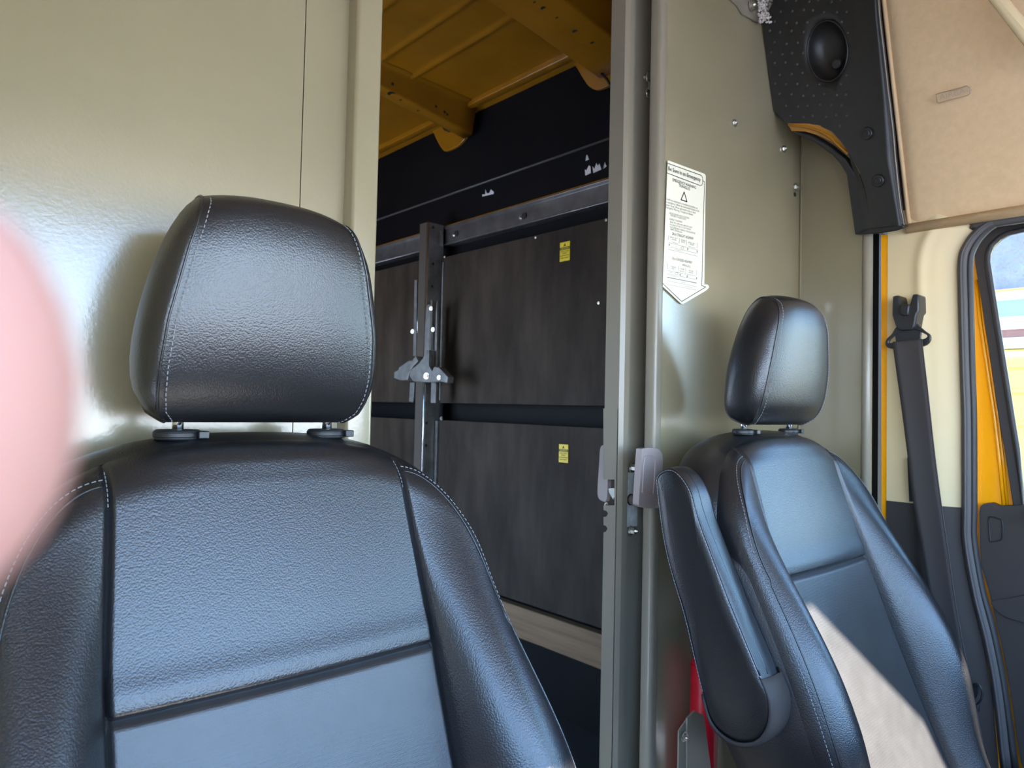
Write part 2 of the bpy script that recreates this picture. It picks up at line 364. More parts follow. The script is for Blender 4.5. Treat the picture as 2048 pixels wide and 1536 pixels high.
from_bm('cylinder_body', bm, M['red'], t, bevel=.003); cyl('valve', (cx, cy, rx.z+.09), (0, 0, 1), .014, .04, M['black_plastic'], t)

# ------------------------------------------------------------------ sliding cab door leaf
dr = empty('door_1', (1.25, 1.02, FL), kind='structure')
A = [(1.213, .999), (1.238, .999)]
bm = bmesh.new()
badd_prism(bm, [(1.187, 1.036, .0), (1.187, .996, .0), (1.197, .990, .0), (1.214, .990, 0), (1.217, 1.000, 0), (1.75, 1.000, 0), (1.75, 1.006, 0), (1.21, 1.006, 0), (1.21, 1.036, 0)], (0, 0, TOP-.0))
badd_prism(bm, [(1.187, .999, -1.1), (1.187, .996, -1.1), (1.197, .990, -1.1), (1.214, .990, -1.1), (1.217, 1.000, -1.1), (1.75, 1.000, -1.1), (1.75, 1.006, -1.1), (1.21, 1.006, -1.1), (1.21, 1.0, -1.1)], (0, 0, 1.1))
from_bm('door_leaf', bm, M['paint2'], dr)
# closing edge below lens height, built round the latch cut-outs
def epx(px, py): return onX(px, py, 1.187)
cut = []
zt = lambda py: epx(1208, py).z
prof = [(.997, 0.0), (1.0362, 0.0)]
def yy(px, py): return epx(px, py).y
cuts = [(1207, 959), (1229, 959), (1229, 1011), (1207, 1011), (1207, 1020), (1213, 1022), (1216, 1027), (1213, 1033), (1207, 1034), (1207, 1050), (1212, 1052), (1215, 1057), (1212, 1063), (1207, 1065)]
pts = [epx(1234, 800)]+[epx(1207, 800)]+[epx(a, b) for a, b in cuts]
pts += [Vector((1.187, yy(1206, 1100), -1.1)), Vector((1.187, .997, -1.1))]
pts[0].y = .997; pts[0].z = 0; pts[1].z = 0
prism('edge_plate', pts, (.005, 0, 0), M['paint2'], dr)
# latch pieces seen in the cut-out
prism('latch_claw', [onX(a, b, 1.20) for a, b in ((1217, 977), (1228, 976), (1231, 990), (1226, 999), (1218, 985))], (.004, 0, 0), M['zinc'], dr)
box('latch_box', (1.205, .9995, zt(1012)), (1.235, 1.018, zt(958)), M['galv'], dr)
bolt('bolt', onX(1213, 1010, 1.196), (-1, 0, 0), .004, M['zinc'], dr)
# inner lever seen past the edge
lv = spline([onX(a, b, 1.215) for a, b in ((1209, 895), (1206, 930), (1203, 975), (1204, 995), (1212, 1003), (1222, 998), (1224, 930), (1220, 895))], 4, True)
prism('inner_lever', [Vector((p.x, p.y+.012, p.z)) for p in lv], (.012, 0, 0), M['lever'], dr, bevel=.003)
# latch plate on the cab face, two stud bolts, lever on its shaft
pp = [onY(a, b, .9985) for a, b in ((1246, 944), (1274, 944), (1272, 1052), (1245, 1055))]
prism('latch_plate', pp, (0, -.004, 0), mat('dull_plate', (.5, .52, .5), .4, var=.4, vscale=40), dr, bevel=.001)
for px, py in ((1262, 935), (1260, 1061)): bolt('bolt', onY(px, py, .995), (.35, -1, 0), .0075, M['zinc'], dr, h=.012)
sh0 = onY(1262, 999, .994); sh1 = onY(1296, 1003, .935)
sh1 = Vector((sh0.x, .915, sh0.z))
cyl('shaft_hole', sh0+Vector((-.001, .002, 0)), (0, -1, 0), .0125, .003, M['ink'], dr)
tube('shaft', [sh0, sh1], .0105, M['lever'], dr, n=18)
YL = .915
o_ = [(1287, 897), (1308, 896), (1320, 901), (1325.5, 914), (1325, 940), (1321, 975), (1318, 1003), (1310, 1014), (1298, 1017), (1280, 1012), (1278, 1000), (1281, 950), (1284, 905)]
lev = spline([onY(a, b, YL) for a, b in o_], 4, True)
lever = prism('handle', lev, (0, .016, 0), M['lever'], dr, bevel=.004, seg=3); lever['label'] = 'taupe plastic lever handle'
tube('grip_rim', spline([onY(a, b, YL-.001) for a, b in ((1291, 913), (1303, 912), (1309, 918), (1310, 935), (1307, 983), (1303, 989), (1286, 986), (1285, 978), (1288, 925))], 4, True), .0018, M['lever'], dr, n=6, closed=True)
# little spring catch high on the leaf
sc = []
for cyp, w in ((157, 7), (188, 6)):
    q = [onY(1298+dx*1.0, cyp+dy, .992) for dx, dy in ((-3, -12), (4, -14), (9, -8), (9, 8), (3, 9), (-4, 5), (-5, -6))]
    tube('catch_loop', q, .0016, M['zinc'], dr, n=6, closed=True)
q = [onY(1300+2.6*math.cos(k*.9), 164+k*.36, .990) for k in range(44)]
tube('catch_spring', q, .0014, M['zinc'], dr, n=6)
bolt('bolt', onY(1289, 155, .998), (0, -1, 0), .003, M['zinc'], dr)

# ------------------------------------------------------------------ emergency instruction label
t0 = onY(1335, 321, .9265); U = onY(1411, 349, .9265)-t0; Lw = U.length; U.normalize()
V = onY(1326, 571, .9265)-t0; V = (V-U*V.dot(U)); Lh = V.length; V.normalize()
N = Vector((0, -1, 0))
def st(u, v, k=0): return t0+U*u*Lw+V*v*Lh+N*k
stk = empty('instruction_label', st(.5, 1.15), 'tall cream arrow shaped sticker of emergency instructions on the bulkhead above the driver headrest', 'sticker')
def loc_uv(px, py):
    p = onY(px, py, .9265)-t0; return p.dot(U)/Lw, p.dot(V)/Lh
outl = [(1335, 321), (1339, 322), (1409, 348), (1411, 352), (1408, 569), (1414, 569), (1417.5, 572), (1417, 576), (1412, 581), (1366, 608), (1361, 607), (1325, 573)]
P = [st(*loc_uv(a, b)) for a, b in outl]
prism('paper', P, (0, -.0008, 0), M['label'], stk)
def lines(name, segs, w, m, closed=False):
    bm = bmesh.new()
    for sg in segs:
        p = [onY(a, b, .9252) for a, b in sg]
        for a, b in zip(p, p[1:]):
            d = (b-a).normalized(); s = d.cross(Vector((0, 1, 0)))*w/2
            badd_prism(bm, [a+s-d*w*.3, b+s+d*w*.3, b-s+d*w*.3, a-s-d*w*.3], (0, -.0002, 0))
    return from_bm(name, bm, m, stk)
lines('border_line', [[(1334, 326), (1402, 350.5), (1405, 354), (1405.5, 364), (1404, 370), (1400, 371), (1333, 345.5)], [(1405.5, 362), (1408.5, 363), (1409, 366), (1403.5, 571), (1411.5, 574), (1363.5, 603), (1325.5, 567)]], .0014, M['ink'])
lines('warning_triangle', [[(1368.3, 384), (1374, 403.5), (1362, 399.5), (1368.3, 384)]], .0024, M['ink'])
dg_ = []
for y0 in (0,):
    dg_ += [[(1337, 471), (1336, 481)], [(1359, 476), (1358, 487)], [(1373, 480), (1372.5, 491)], [(1394.5, 486), (1394, 496)], [(1336.5, 485), (1395, 500)], [(1336, 493), (1395, 507)], [(1336, 498.5), (1394.5, 512.5)],
            [(1342, 484), (1356.5, 487.5)], [(1376, 492.5), (1390, 496)], [(1349, 499), (1365, 502.5)],
            [(1361, 495), (1364, 493.5), (1368, 495), (1367, 498), (1363, 498), (1361, 495)],
            [(1335.5, 527), (1335, 538)], [(1357.5, 532), (1357, 543)], [(1371.5, 536), (1371, 547)], [(1393, 540), (1393, 550)], [(1335, 541), (1392, 552)], [(1334.5, 547.5), (1392, 559)],
            [(1334.5, 561.5), (1393, 573.5)], [(1334.5, 569), (1392.5, 580)], [(1364, 530), (1381, 535.5)], [(1339, 544.5), (1344, 545.5)], [(1340, 551), (1355, 554)], [(1363, 564), (1372, 566)], [(1370.5, 572.5), (1384.5, 575.5)],
            [(1349.5, 547), (1352, 545), (1356, 546), (1356, 549), (1352, 549.5), (1349.5, 547)]]
lines('diagram_lines', dg_, .0006, M['inkgrey'])
lines('divider_line', [[(1334.5, 554.5), (1393, 566)]], .0016, M['inkgrey'])
lines('triangle_marks', [[(1338.5, 488), (1338.3, 491)], [(1375.4, 497), (1375.3, 500)], [(1394.3, 501.5), (1394.2, 504.5)], [(1360.3, 548), (1360.2, 551)], [(1374.3, 551), (1374.2, 554)], [(1393.2, 555), (1393.1, 558)]], .0022, M['ink'])
def T(px, py, txt, h, w=None, al='LEFT', bo=0):
    u, v = loc_uv(px, py); return (txt, u*Lw, v*Lh, h, al, bo)
org = t0+N*.0018
def fit_text(name, rows, m):
    bm = bmesh.new()
    for (txt, x0, y0, x1, y1, h, bo) in rows:
        me = text_mesh(txt, 1, 'LEFT', bo)
        xs = [v.co.x for v in me.vertices]; w = max(xs)-min(xs)
        a = onY(x0, y0, .9245); b = onY(x1, y1, .9245); uu = (b-a)/w; vv = Vector((-U.z, 0, U.x)) if False else -V*h
        mt = Matrix(((uu.x, vv.x, 0, a.x), (uu.y, vv.y, 1, a.y), (uu.z, vv.z, 0, a.z), (0, 0, 0, 1)))
        me.transform(mt); bm.from_mesh(me); bpy.data.meshes.remove(me)
    return from_bm(name, bm, m, stk, recalc=False)
fit_text('heading_text', [('Be Sure in an Emergency', 1336.5, 340, 1401, 363, .0125, .006), ('EMERGENCY WARNING', 1345, 362, 1391.5, 378, .0095, 0), ('TRIANGLES', 1357.5, 373, 1379.5, 381, .0095, 0),
          ('ON A STRAIGHT HIGHWAY', 1344, 470, 1387, 480, .009, 0), ('ON A DIVIDED HIGHWAY', 1344, 519.5, 1385, 528, .009, 0)], M['ink'])
fit_text('body_text', [('Should you experience a mechanical problem or', 1331, 399, 1395, 418.5, .0072, 0), ('an emergency, follow the instructions listed on the', 1331, 405, 1398.5, 424.5, .0072, 0),
          ("driver's door. When instructed to do so place", 1331, 411, 1391, 427.5, .0072, 0), ('Emergency Warning Triangles as follows:', 1331, 416, 1386, 431.5, .0072, 0),
          ('- BEFORE LEAVING VEHICLE, ACTIVATE', 1338, 427.5, 1378, 438, .0055, 0), ('EMERGENCY FLASHING LIGHTS', 1341, 432, 1372, 440.5, .0055, 0),
          ('ASSEMBLY & PLACEMENT', 1338.5, 439.5, 1365, 446, .0055, 0), ('- RAISE TWO ARMS AND SNAP INTO SLOT', 1338.5, 445, 1384.5, 457, .0055, 0), ('- PULL BASE 1/4 TURN TO STOP POSITION', 1338.5, 450, 1381.5, 461, .0055, 0),
          ('- PLACE EMERGENCY WARNING TRIANGLES BEFORE', 1338.5, 455, 1390.5, 468.5, .0055, 0), ('TRAFFIC SIDE SHOULDER', 1340.5, 460, 1364.5, 466.5, .0055, 0),
          ('APPROX. 100 FT.', 1339.5, 475.5, 1355.5, 479, .005, 0), ('OR PACES', 1343, 480, 1352.5, 482, .005, 0), ('DISABLED', 1361.5, 481, 1371, 483.5, .005, 0), ('VEHICLE', 1362, 485, 1370, 487, .005, 0), ('APPROX. 100 FT.', 1376, 486, 1391, 489.5, .005, 0), ('OR PACES', 1379, 490, 1388, 492, .005, 0),
          ('APPROACHING', 1365, 530.5, 1381, 534, .005, 0), ('DISABLED', 1341.5, 534, 1352, 536.5, .005, 0), ('VEHICLE', 1343, 538, 1351, 540, .005, 0), ('100 FEET', 1360, 539, 1369, 541, .005, 0), ('40 PACES', 1360, 543.5, 1369, 545.5, .005, 0), ('100 FEET', 1377, 542, 1386.5, 544.5, .005, 0), ('40 PACES', 1377, 546, 1386, 548, .005, 0)], M['inkgrey'])

for o_t in stk.children:
    if o_t.name.split('.')[0] in ('body_text', 'heading_text', 'triangle_marks', 'diagram_lines'): o_t['kind'] = 'stuff'
# ------------------------------------------------------------------ cargo bay
XW = 1.88
tag(box('floor_cargo', (-.12, 1.0, FL-.06), (1.98, 4.6, FL), M['floor']), kind='structure')
cw = empty('wall_left', (XW, 2.8, FL), kind='structure')
box('liner_panel', (XW, .97, .955), (XW+.02, 4.6, 1.40), M['liner'], cw)
# lower liner board laps over the upper one, lip along its top edge
box('liner_panel', (XW-.012, .97, FL), (XW+.02, 4.6, .945), M['liner'], cw)
tube('liner_lip', [(XW-.014, .97, .944), (XW-.014, 4.6, .944)], .0045, mat('liner_lip', (.09, .085, .08), .4), cw)
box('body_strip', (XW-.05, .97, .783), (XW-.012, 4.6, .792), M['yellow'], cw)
tag(box('wall_back', (-.12, 4.6, FL), (1.98, 4.65, 1.6), M['liner']), kind='structure')
wr2 = empty('wall_right', (-.1, 2.8, FL), kind='structure')  # unseen side opening between these panels, added to let light into the cargo bay
box('liner_panel', (-.12, .97, FL), (-.08, 2.6, 1.5), M['liner'], wr2)
box('liner_panel', (-.12, 3.5, FL), (-.08, 4.6, 1.5), M['liner'], wr2)
box('header', (-.12, 2.6, .6), (-.08, 3.5, 1.5), M['liner'], wr2)
# outer skin behind bulkhead return so no light leaks
tag(box('wall_left_cab', (1.90, .74, FL), (1.96, .99, TOP+.1), M['liner']), kind='structure')
tag(box('wall_left_upper', (1.90, -.9, .47), (1.96, .74, TOP+.1), M['dash']), kind='structure')
# yellow roof
cr = empty('ceiling', (.9, 2.8, 1.3), kind='structure')
def roofz(x):
    return 1.302-.020*max(0, (abs(x-.9)-.45)/.5)**1.2
def roof_fn(u, v):
    x = -.10+2.0*u; y = .94+3.7*v
    z = roofz(x)
    for xb in (1.18, 1.36, 1.52, .98, .7): z -= .010*math.exp(-((x-xb)/.012)**2)*(1 if (y % .85) > .12 else .3)
    return Vector((x, y, z))
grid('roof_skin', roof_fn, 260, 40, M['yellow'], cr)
# longitudinal roof rail along the wall
bm = bmesh.new(); badd_prism(bm, [(1.91, .94, 1.272), (1.862, .94, 1.272), (1.85, .94, 1.275), (1.82, .94, 1.262), (1.80, .94, 1.266), (1.80, .94, 1.345), (1.91, .94, 1.345)], (0, 3.66, 0))
from_bm('side_rail', bm, M['yellow'], cr, bevel=.003)
def bow(y0, y1, drop=0, holes=()):
    """hat-section roof bow with flanges, lowering towards the wall and ending in a rounded gusset"""
    def zb(x): return 1.240-.075*max(0, (x-1.35)/.5)-drop
    N_ = 26; xs = [-.08+1.93*i/N_ for i in range(N_+1)]
    prof = [(-.045, .09), (-.02, .088), (-.004, .07), (.012, .004), (.02, 0), (y1-y0-.02, 0), (y1-y0-.012, .004), (y1-y0+.004, .07), (y1-y0+.02, .088), (y1-y0+.045, .09)]
    bm = bmesh.new(); R = []
    for x in xs:
        k = (roofz(x)-zb(x))/.09
        R.append([bm.verts.new((x, y0+dy, zb(x)+dz*k)) for dy, dz in prof])
    for a_, b_ in zip(R, R[1:]):
        for i in range(len(prof)-1): bm.faces.new((a_[i], a_[i+1], b_[i+1], b_[i]))
    o = from_bm('roof_bow', bm, M['yellow'], cr, bevel=.003)
    s = o.modifiers.new('sol', 'SOLIDIFY'); s.thickness = .003
    return zb
zb1 = bow(2.38, 2.47); zb2 = bow(1.47, 1.68)
def gusset(pts_px, name='gusset'):
    p = spline([onX(a, b, 1.862) for a, b in pts_px], 3, True)
    prism(name, p, (.014, 0, 0), M['yellow'], cr, bevel=.003)
gusset([(945, 205), (943, 224), (937, 262), (920, 288), (893, 302), (882, 296), (868, 268), (860, 240), (905, 205)])
gusset([(1128, 112), (1150, 131), (1163, 152), (1178, 173), (1195, 179), (1218, 171), (1250, 160), (1250, 90), (1180, 90)])
for px, py, r in ((785, 168, .006), (889, 224, .005), (894, 229, .005), (872, 213, .005)):
    cyl('hole', onP(px, py, (0, 2.38, 0), (0, 1, 0)), (0, -1, 0), r, .002, M['ink'], cr)
for px, py, rx_, n_ in ((783, 187, .016, 0), (803, 200, .009, 0), (838, 221, .009, 0), (1088, 16, .010, 0), (1151, 62, .010, 0), (1070, 4, .006, 0), (1186, 85, .008, 0), (1115, 35, .006, 0)):
    yb = 2.37 if px < 1000 else 1.6
    zb = zb1 if px < 1000 else zb2
    r_ = ray(px, py); x_ = 1.5
    for _ in range(12):
        tt = (zb(x_)-.001)/r_.z; x_ = r_.x*tt
    cyl('hole', r_*tt, (0, 0, -1), rx_, .002, M['ink'], cr)
prism('slot', [onP(a, b, (1.75, 2.38, 1.188), (.16, 0, 1)) for a, b in ((882, 251), (895, 250), (903, 260), (899, 264), (888, 259))], (0, 0, -.002), M['ink'], cr)
# grommet, wire and blue plug by the second bow
wire = empty('cable', onX(1200, 150, 1.845), 'thin black cable with a blue plug hanging from the yellow roof edge', 'cable')
tube('wire', spline([onX(a, b, 1.80) for a, b in ((1186, -20), (1187, 5), (1196, 16), (1200, 30), (1208, 52), (1216, 66), (1226, 90))], 6), .0035, M['black_plastic'], wire)
tube('wire', spline([onX(a, b, 1.80) for a, b in ((1205, -20), (1203, 12), (1197, 30), (1204, 50), (1212, 66), (1232, 84))], 6), .003, M['black_plastic'], wire)
tube('wire', spline([onX(a, b, 1.83) for a, b in ((1203, 116), (1200, 130), (1203, 146), (1215, 160), (1222, 172), (1240, 178))], 6), .005, M['black_plastic'], wire)
bm = bmesh.new(); c_ = onX(1207, 110, 1.84); badd_cyl(bm, c_, (-1, 0, -.6), .022, .010, 24, .018); badd_cyl(bm, c_+Vector((-.008, 0, -.005)), (-1, 0, -.6), .012, .008, 16, .009)
from_bm('grommet', bm, M['black_plastic'], wire, bevel=.002)
prism('plug', [onX(a, b, 1.79) for a, b in ((1207, 55), (1214, 50), (1228, 70), (1228, 82), (1221, 78))], (.02, 0, 0), M['blue'], wire, bevel=.003)
cyl('knot', onX(1195, 17, 1.79), (1, 0, 0), .011, .02, M['black_plastic'], wire, bevel=.003)
# torn paper scraps left on the liner
def scrap(pxs, label):
    bm = bmesh.new()
    for p in pxs: badd_prism(bm, [onX(a, b, XW-.0135) for a, b in p], (-.001, 0, 0))
    bm.normal_update(); bmesh.ops.triangulate(bm, faces=bm.faces)
    tag(from_bm('paper_scrap', bm, M['white']), label, 'scrap', 'torn label remains on the black liner')
scrap([[(1173, 310), (1175, 310), (1178, 319), (1171.5, 322)]], 'tiny white torn paper fleck high on the black liner above the jagged scraps')
scrap([[(1170, 339), (1173, 341), (1178, 331), (1181, 333), (1182, 346), (1171, 351)], [(1185, 333), (1189, 338), (1193, 326), (1196, 332), (1199, 327), (1203, 339), (1187, 346)], [(1208, 337), (1210, 324), (1213, 333), (1205, 338)]], 'jagged white torn paper scraps in a row on the black liner near the door post')
scrap([[(965, 389), (971, 389), (971, 379), (974, 387), (979, 386), (982, 379), (988, 384), (987, 388), (965, 393)]], 'small white jagged paper scrap on the black liner above the metal post')
# top steel rail with slotted holes, bay by bay
def rail(y0, y1, label):
    t = empty('shelf_rail', (1.82, (y0+y1)/2, .70), label, 'rail', 'steel rails along the cargo wall')
    bm = bmesh.new(); badd_prism(bm, [(1.82, y0, .702), (1.82, y0, .768), (1.812, y0, .776), (1.812, y0, .781), (1.865, y0, .781), (1.865, y0, .774), (1.828, y0, .774), (1.828, y0, .708), (1.865, y0, .708), (1.865, y0, .702)], (0, y1-y0, 0))
    from_bm('channel', bm, M['railsteel'], t, bevel=.0015)
    tube('lower_lip', [(1.818, y0, .703), (1.818, y1, .703)], .0035, M['galv'], t, n=6)
    return t
r1 = rail(1.0, 2.528, 'right length of dull steel rail above the tall brown shelf panel')
r2 = rail(2.60, 4.55, 'left length of dull steel rail beyond the upright post')
for px, py in ((1048, 432), (913, 467)):
    c_ = onX(px, py, 1.818); cyl('slot', c_, (-1, 0, 0), .013, .002, M['ink'], r1); bolt('bolt', c_+Vector((-.001, .018, -.002)), (-1, -.2, 0), .006, M['zinc'], r1)
c_ = onX(746, 517, 1.818); bolt('bolt', c_, (-1, 0, 0), .007, M['zinc'], r2)
# folded-up brown shelf panels
def shelf(y0, y1, z0, z1, label, x=1.80):
    t = empty('folding_shelf', (x+.01, (y0+y1)/2, z0), label, 'shelf', 'brown folding shelves stowed against the cargo wall')
    box('board', (x, y0, z0), (x+.018, y1, z1), M['ply'], t, bevel=.001)
    return t
s1 = shelf(1.02, 2.51, .008, .641, 'upper brown shelf board right of the post, carrying a yellow label', 1.80)
s2 = shelf(1.02, 2.528, -.726, -.066, 'lower brown shelf board right of the post, carrying a yellow label', 1.80)
s3 = shelf(2.62, 4.0, .007, .654, 'upper brown shelf board left of the post behind the near headrest', 1.80)
s4 = shelf(2.625, 4.0, -.726, -.068, 'lower brown shelf board left of the post behind the near headrest', 1.80)
for px, py in ((889, 514), (1071, 475), (1212, 440), (1197, 606)): bolt('bolt', onX(px, py, 1.799), (-1, 0, 0), .0035, M['zinc'], s1)
for px, py in ((883, 837), (869, 812)): bolt('bolt', onX(px, py, 1.797), (-1, 0, 0), .006, M['zinc'], s2)
box('edge_strip', (1.792, 2.512, -.72), (1.80, 2.530, -.07), M['galv'], s2)
box('edge_strip', (1.796, 2.503, .02), (1.80, 2.512, .62), M['galv'], s1)
# scuffs worn through the film
bm = bmesh.new()
for i in range(46):
    y = random.uniform(1.6, 2.45); z0 = random.uniform(-.68, .58)
    if -.09 < z0 < .03: continue
    l = random.uniform(.015, .05); dy = random.uniform(-.01, .01); w = random.uniform(.0006, .002)
    if z0 < -.07: l = min(l, -.07-z0)
    if z0 > 0: l = min(l, .64-z0)
    badd_prism(bm, [(1.7995, y, z0), (1.7995, y+w, z0), (1.7995, y+w*1.3+dy, z0+l), (1.7995, y+dy, z0+l)], (-.0004, 0, 0))
bm.free()
# caution stickers
def caution(px, py, px2, py2, label):
    a = onX(px, py, 1.7985); b = onX(px2, py2, 1.7985); y0, y1 = max(a.y, b.y), min(a.y, b.y); z1, z0 = a.z, b.z
    t = empty('caution_label', (1.7985, (y0+y1)/2, z0), label, 'sticker', 'small yellow caution labels on the shelf boards')
    box('paper', (1.7975, y1, z0), (1.7998, y0, z1), M['caution'], t)
    W_ = y0-y1; H = z1-z0
    def q(u, v): return Vector((1.7970, y0-u*W_, z1-v*H))
    prism('band', [q(0, .27), q(1, .27), q(1, .41), q(0, .41)], (-.0002, 0, 0), M['cautionband'], t)
    prism('band', [q(0.02, .70), q(.98, .70), q(.98, .73), q(.02, .73)], (-.0002, 0, 0), M['cautionband'], t)
    prism('symbol', [q(.5, .07), q(.62, .22), q(.38, .22)], (-.0004, 0, 0), M['ink'], t)
    bm = bmesh.new()
    for txt, u0, u1, v, h, m_ in (('WATCH YOUR', .08, .92, .53, .075, 0), ('HANDS', .28, .72, .63, .075, 0), ('PINCH POINT', .1, .9, .87, .075, 0)):
        me = text_mesh(txt, 1, 'LEFT', .02); w = max(v_.co.x for v_ in me.vertices)
        a_ = q(u0, v)+Vector((-.0004, 0, 0)); uu = (q(u1, v)-q(u0, v))/w
        me.transform(Matrix(((0, 0, -1, a_.x), (uu.y, 0, 0, a_.y), (0, h*H*1.3, 0, a_.z), (0, 0, 0, 1)))); bm.from_mesh(me); bpy.data.meshes.remove(me)
    from_bm('lettering', bm, M['cautionband'], t, recalc=False)
    bm = bmesh.new(); me = text_mesh('CAUTION', 1, 'LEFT', .01); w = max(v_.co.x for v_ in me.vertices); a_ = q(.12, .385)+Vector((-.0008, 0, 0)); uu = (q(.9, .385)-q(.12, .385))/w
    me.transform(Matrix(((0, 0, -1, a_.x), (uu.y, 0, 0, a_.y), (0, H*.13, 0, a_.z), (0, 0, 0, 1)))); bm.from_mesh(me); bpy.data.meshes.remove(me)
    from_bm('lettering', bm, M['caution'], t, recalc=False)
caution(1120.5, 486, 1139.5, 520, 'small yellow caution label on the upper brown shelf board')
caution(1118.5, 888, 1136, 926, 'small yellow caution label on the lower brown shelf board')
# upright post, angle struts and the clamp bracket
pst = empty('shelf_post', (1.78, 2.55, FL), 'tall galvanised steel post standing between the brown shelf boards', 'post')
bm = bmesh.new(); badd_prism(bm, [(1.818, 2.535, FL), (1.74, 2.535, FL), (1.736, 2.539, FL), (1.736, 2.60, FL), (1.818, 2.60, FL), (1.818, 2.594, FL), (1.743, 2.594, FL), (1.743, 2.541, FL), (1.818, 2.541, FL)], (0, 0, .79-FL))
from_bm('upright', bm, M['galv'], pst, bevel=.002)
box('outer_face', (1.733, 2.545, FL), (1.7355, 2.598, .79), mat('dark_brown_face', (.085, .07, .055), .45), pst)  # outer face of the post, darker and browner than the rest
tube('bright_edge', [(1.736, 2.537, FL), (1.736, 2.537, .792)], .0035, M['chrome'], pst, n=6)
for px, py in ((866, 455), (866, 528), (864, 573), (853, 846), (852, 891)): cyl('hole', onY(px, py, 2.5345), (0, -1, 0), .006, .001, M['ink'], pst)
# corner tab joining post and rail
prism('rail_tab', [onX(a, b, 1.805) for a, b in ((861, 463), (886, 462), (888, 492), (876, 492), (861, 487))], (-.01, 0, 0), M['galv'], pst, bevel=.002)
bolt('bolt', onX(868, 482, 1.79), (-1, -.4, 0), .007, M['zinc'], pst)
stt = empty('hinge_bracket', (1.72, 2.5, .06)); stt.parent = pst; stt.location = WO[stt.name]-WO[pst.name]
def strip(pa, x, dx, m, name='strut'): prism(name, [onX(a, b, x) for a, b in pa], (dx, 0, 0), m, stt, bevel=.001)
strip([(829, 560), (834, 560), (833, 712), (826, 712)], 1.77, .02, M['galv'])
strip([(834, 565), (836, 565), (834, 712), (832, 712)], 1.765, .01, M['chrome'])
strip([(853, 612), (857, 608), (862, 612), (861, 700), (868, 640), (874, 600), (871, 806), (861, 806), (863, 735), (848, 735), (850, 655)], 1.745-.03, .012, M['galv'])
strip([(861, 600), (865, 600), (862, 700), (858, 700)], 1.70, .006, M['railsteel'])
strip([(820, 765), (829, 765), (826, 805), (818, 803)], 1.77, .02, M['galv'])
cl_ = [(796, 740), (798, 735), (816, 722), (824, 721), (831, 712), (836, 722), (826, 732), (819, 745), (815, 760), (800, 761), (788, 756), (788, 744)]
prism('clamp_jaw', [onX(a, b, 1.69) for a, b in cl_], (.05, 0, 0), M['galv'], stt, bevel=.002)
cl_ = [(820, 740), (836, 728), (846, 716), (851, 700), (858, 700), (857, 731), (864, 742), (868, 733), (878, 735), (888, 746), (896, 754), (894, 766), (880, 763), (861, 765), (826, 763), (819, 752)]
prism('clamp_jaw', [onX(a, b, 1.675) for a, b in cl_], (.03, 0, 0), M['galv'], stt, bevel=.002)
for px, py, r in ((853, 752, .009), (878, 755, .006), (825, 663, .006), (866, 659, .006), (862, 617, .006)): bolt('bolt', onX(px, py, 1.67 if py > 700 else 1.695), (-1, -.3, 0), r, M['zinc'], stt)
# timber rub rail low on the wall
pk = empty('wooden_plank', (1.83, 2.6, -.87), 'bare pine plank fixed low along the dark cargo wall', 'plank')
box('plank_body', (1.822, 1.0, -.872), (1.86, 4.4, -.755), M['wood'], pk, bevel=.004)

# ------------------------------------------------------------------ far cab door
d2 = empty('door_2', (1.93, 0, FL), kind='structure')
fo = [(2027, 1016), (2009, 900), (1998, 838), (1975, 680), (1950, 527), (1949, 510), (1956, 490), (1975, 466), (2002, 449), (2048, 438)]
fi = [(2047, 1016), (2034, 900), (2024, 838), (1999, 680), (1975, 525), (1976, 507), (1983, 490), (1998, 476), (2014, 467), (2048, 459)]
XD = 1.93
A = [onX(a, b, XD) for a, b in fo]; B = [onX(a, b, XD) for a, b in fi]
fwd = lambda y, z: Vector((XD, y, z))
A += [fwd(-.05, .462), fwd(-1.0, .462), fwd(-1.12, .0), fwd(-1.12, A[0].z-.02), fwd(-.2, A[0].z-.02)]
B += [fwd(-.05, .440), fwd(-.98, .440), fwd(-1.08, .0), fwd(-1.08, B[0].z), fwd(-.2, B[0].z)]
ring('window_frame', A, B, (.03, 0, 0), M['blackrub'], d2, bevel=.004)
tube('frame_bead', B, .006, M['blackrub'], d2, closed=True)
prism('window_glass', [Vector((XD+.018, p.y, p.z)) for p in B], (.004, 0, 0), M['glass'], d2)
O = [Vector((1.945, interp(sealtab, p.z)+.05 if i < 9 else p.y, p.z)) for i, p in enumerate(A)]
for i, p in enumerate(O):
    if i == 0: p.y, p.z = .58, -1.0
    elif i < 6: p.y = .60
    elif i < 12: p.z = .50
    else: p.y = min(p.y, -1.15)
O[-1] = Vector((1.945, -.2, -1.0)); O[-2] = Vector((1.945, -1.16, -1.0)); O[-3] = Vector((1.945, -1.16, .0))
O[5].z = .36; O[6] = Vector((1.945, .60, .45)); O[7] = Vector((1.945, .58, .50))
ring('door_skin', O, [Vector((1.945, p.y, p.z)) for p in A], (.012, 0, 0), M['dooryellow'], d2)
for dpx, rr in ((0, .004), (7, .003)):
    q = [onX(a+dpx, b, 1.944) for a, b in ((1952, 560), (1960, 640), (1975, 740), (1990, 840), (1999, 920), (2008, 1012))]
    tube('pressed_bead', q, rr, M['dooryellow'], d2, n=8)
tr_ = [(1966, 1008), (1980, 1006), (1995, 1013), (2048, 1011)]
lo = [(2060, 1600), (2040, 1521), (2031, 1470), (2022, 1400), (2006, 1310), (1984, 1215), (1976, 1180), (1961, 1132), (1958, 1090), (1957, 1025), (1959, 1013)]
P = [onX(a, b, 1.905) for a, b in tr_]; Zt = P[-1].z
P += [Vector((1.905, -.8, Zt)), Vector((1.905, -.85, -1.05)), Vector((1.905, onX(2060, 1600, 1.905).y, -1.05))]
P += [onX(a, b, 1.905) for a, b in lo]
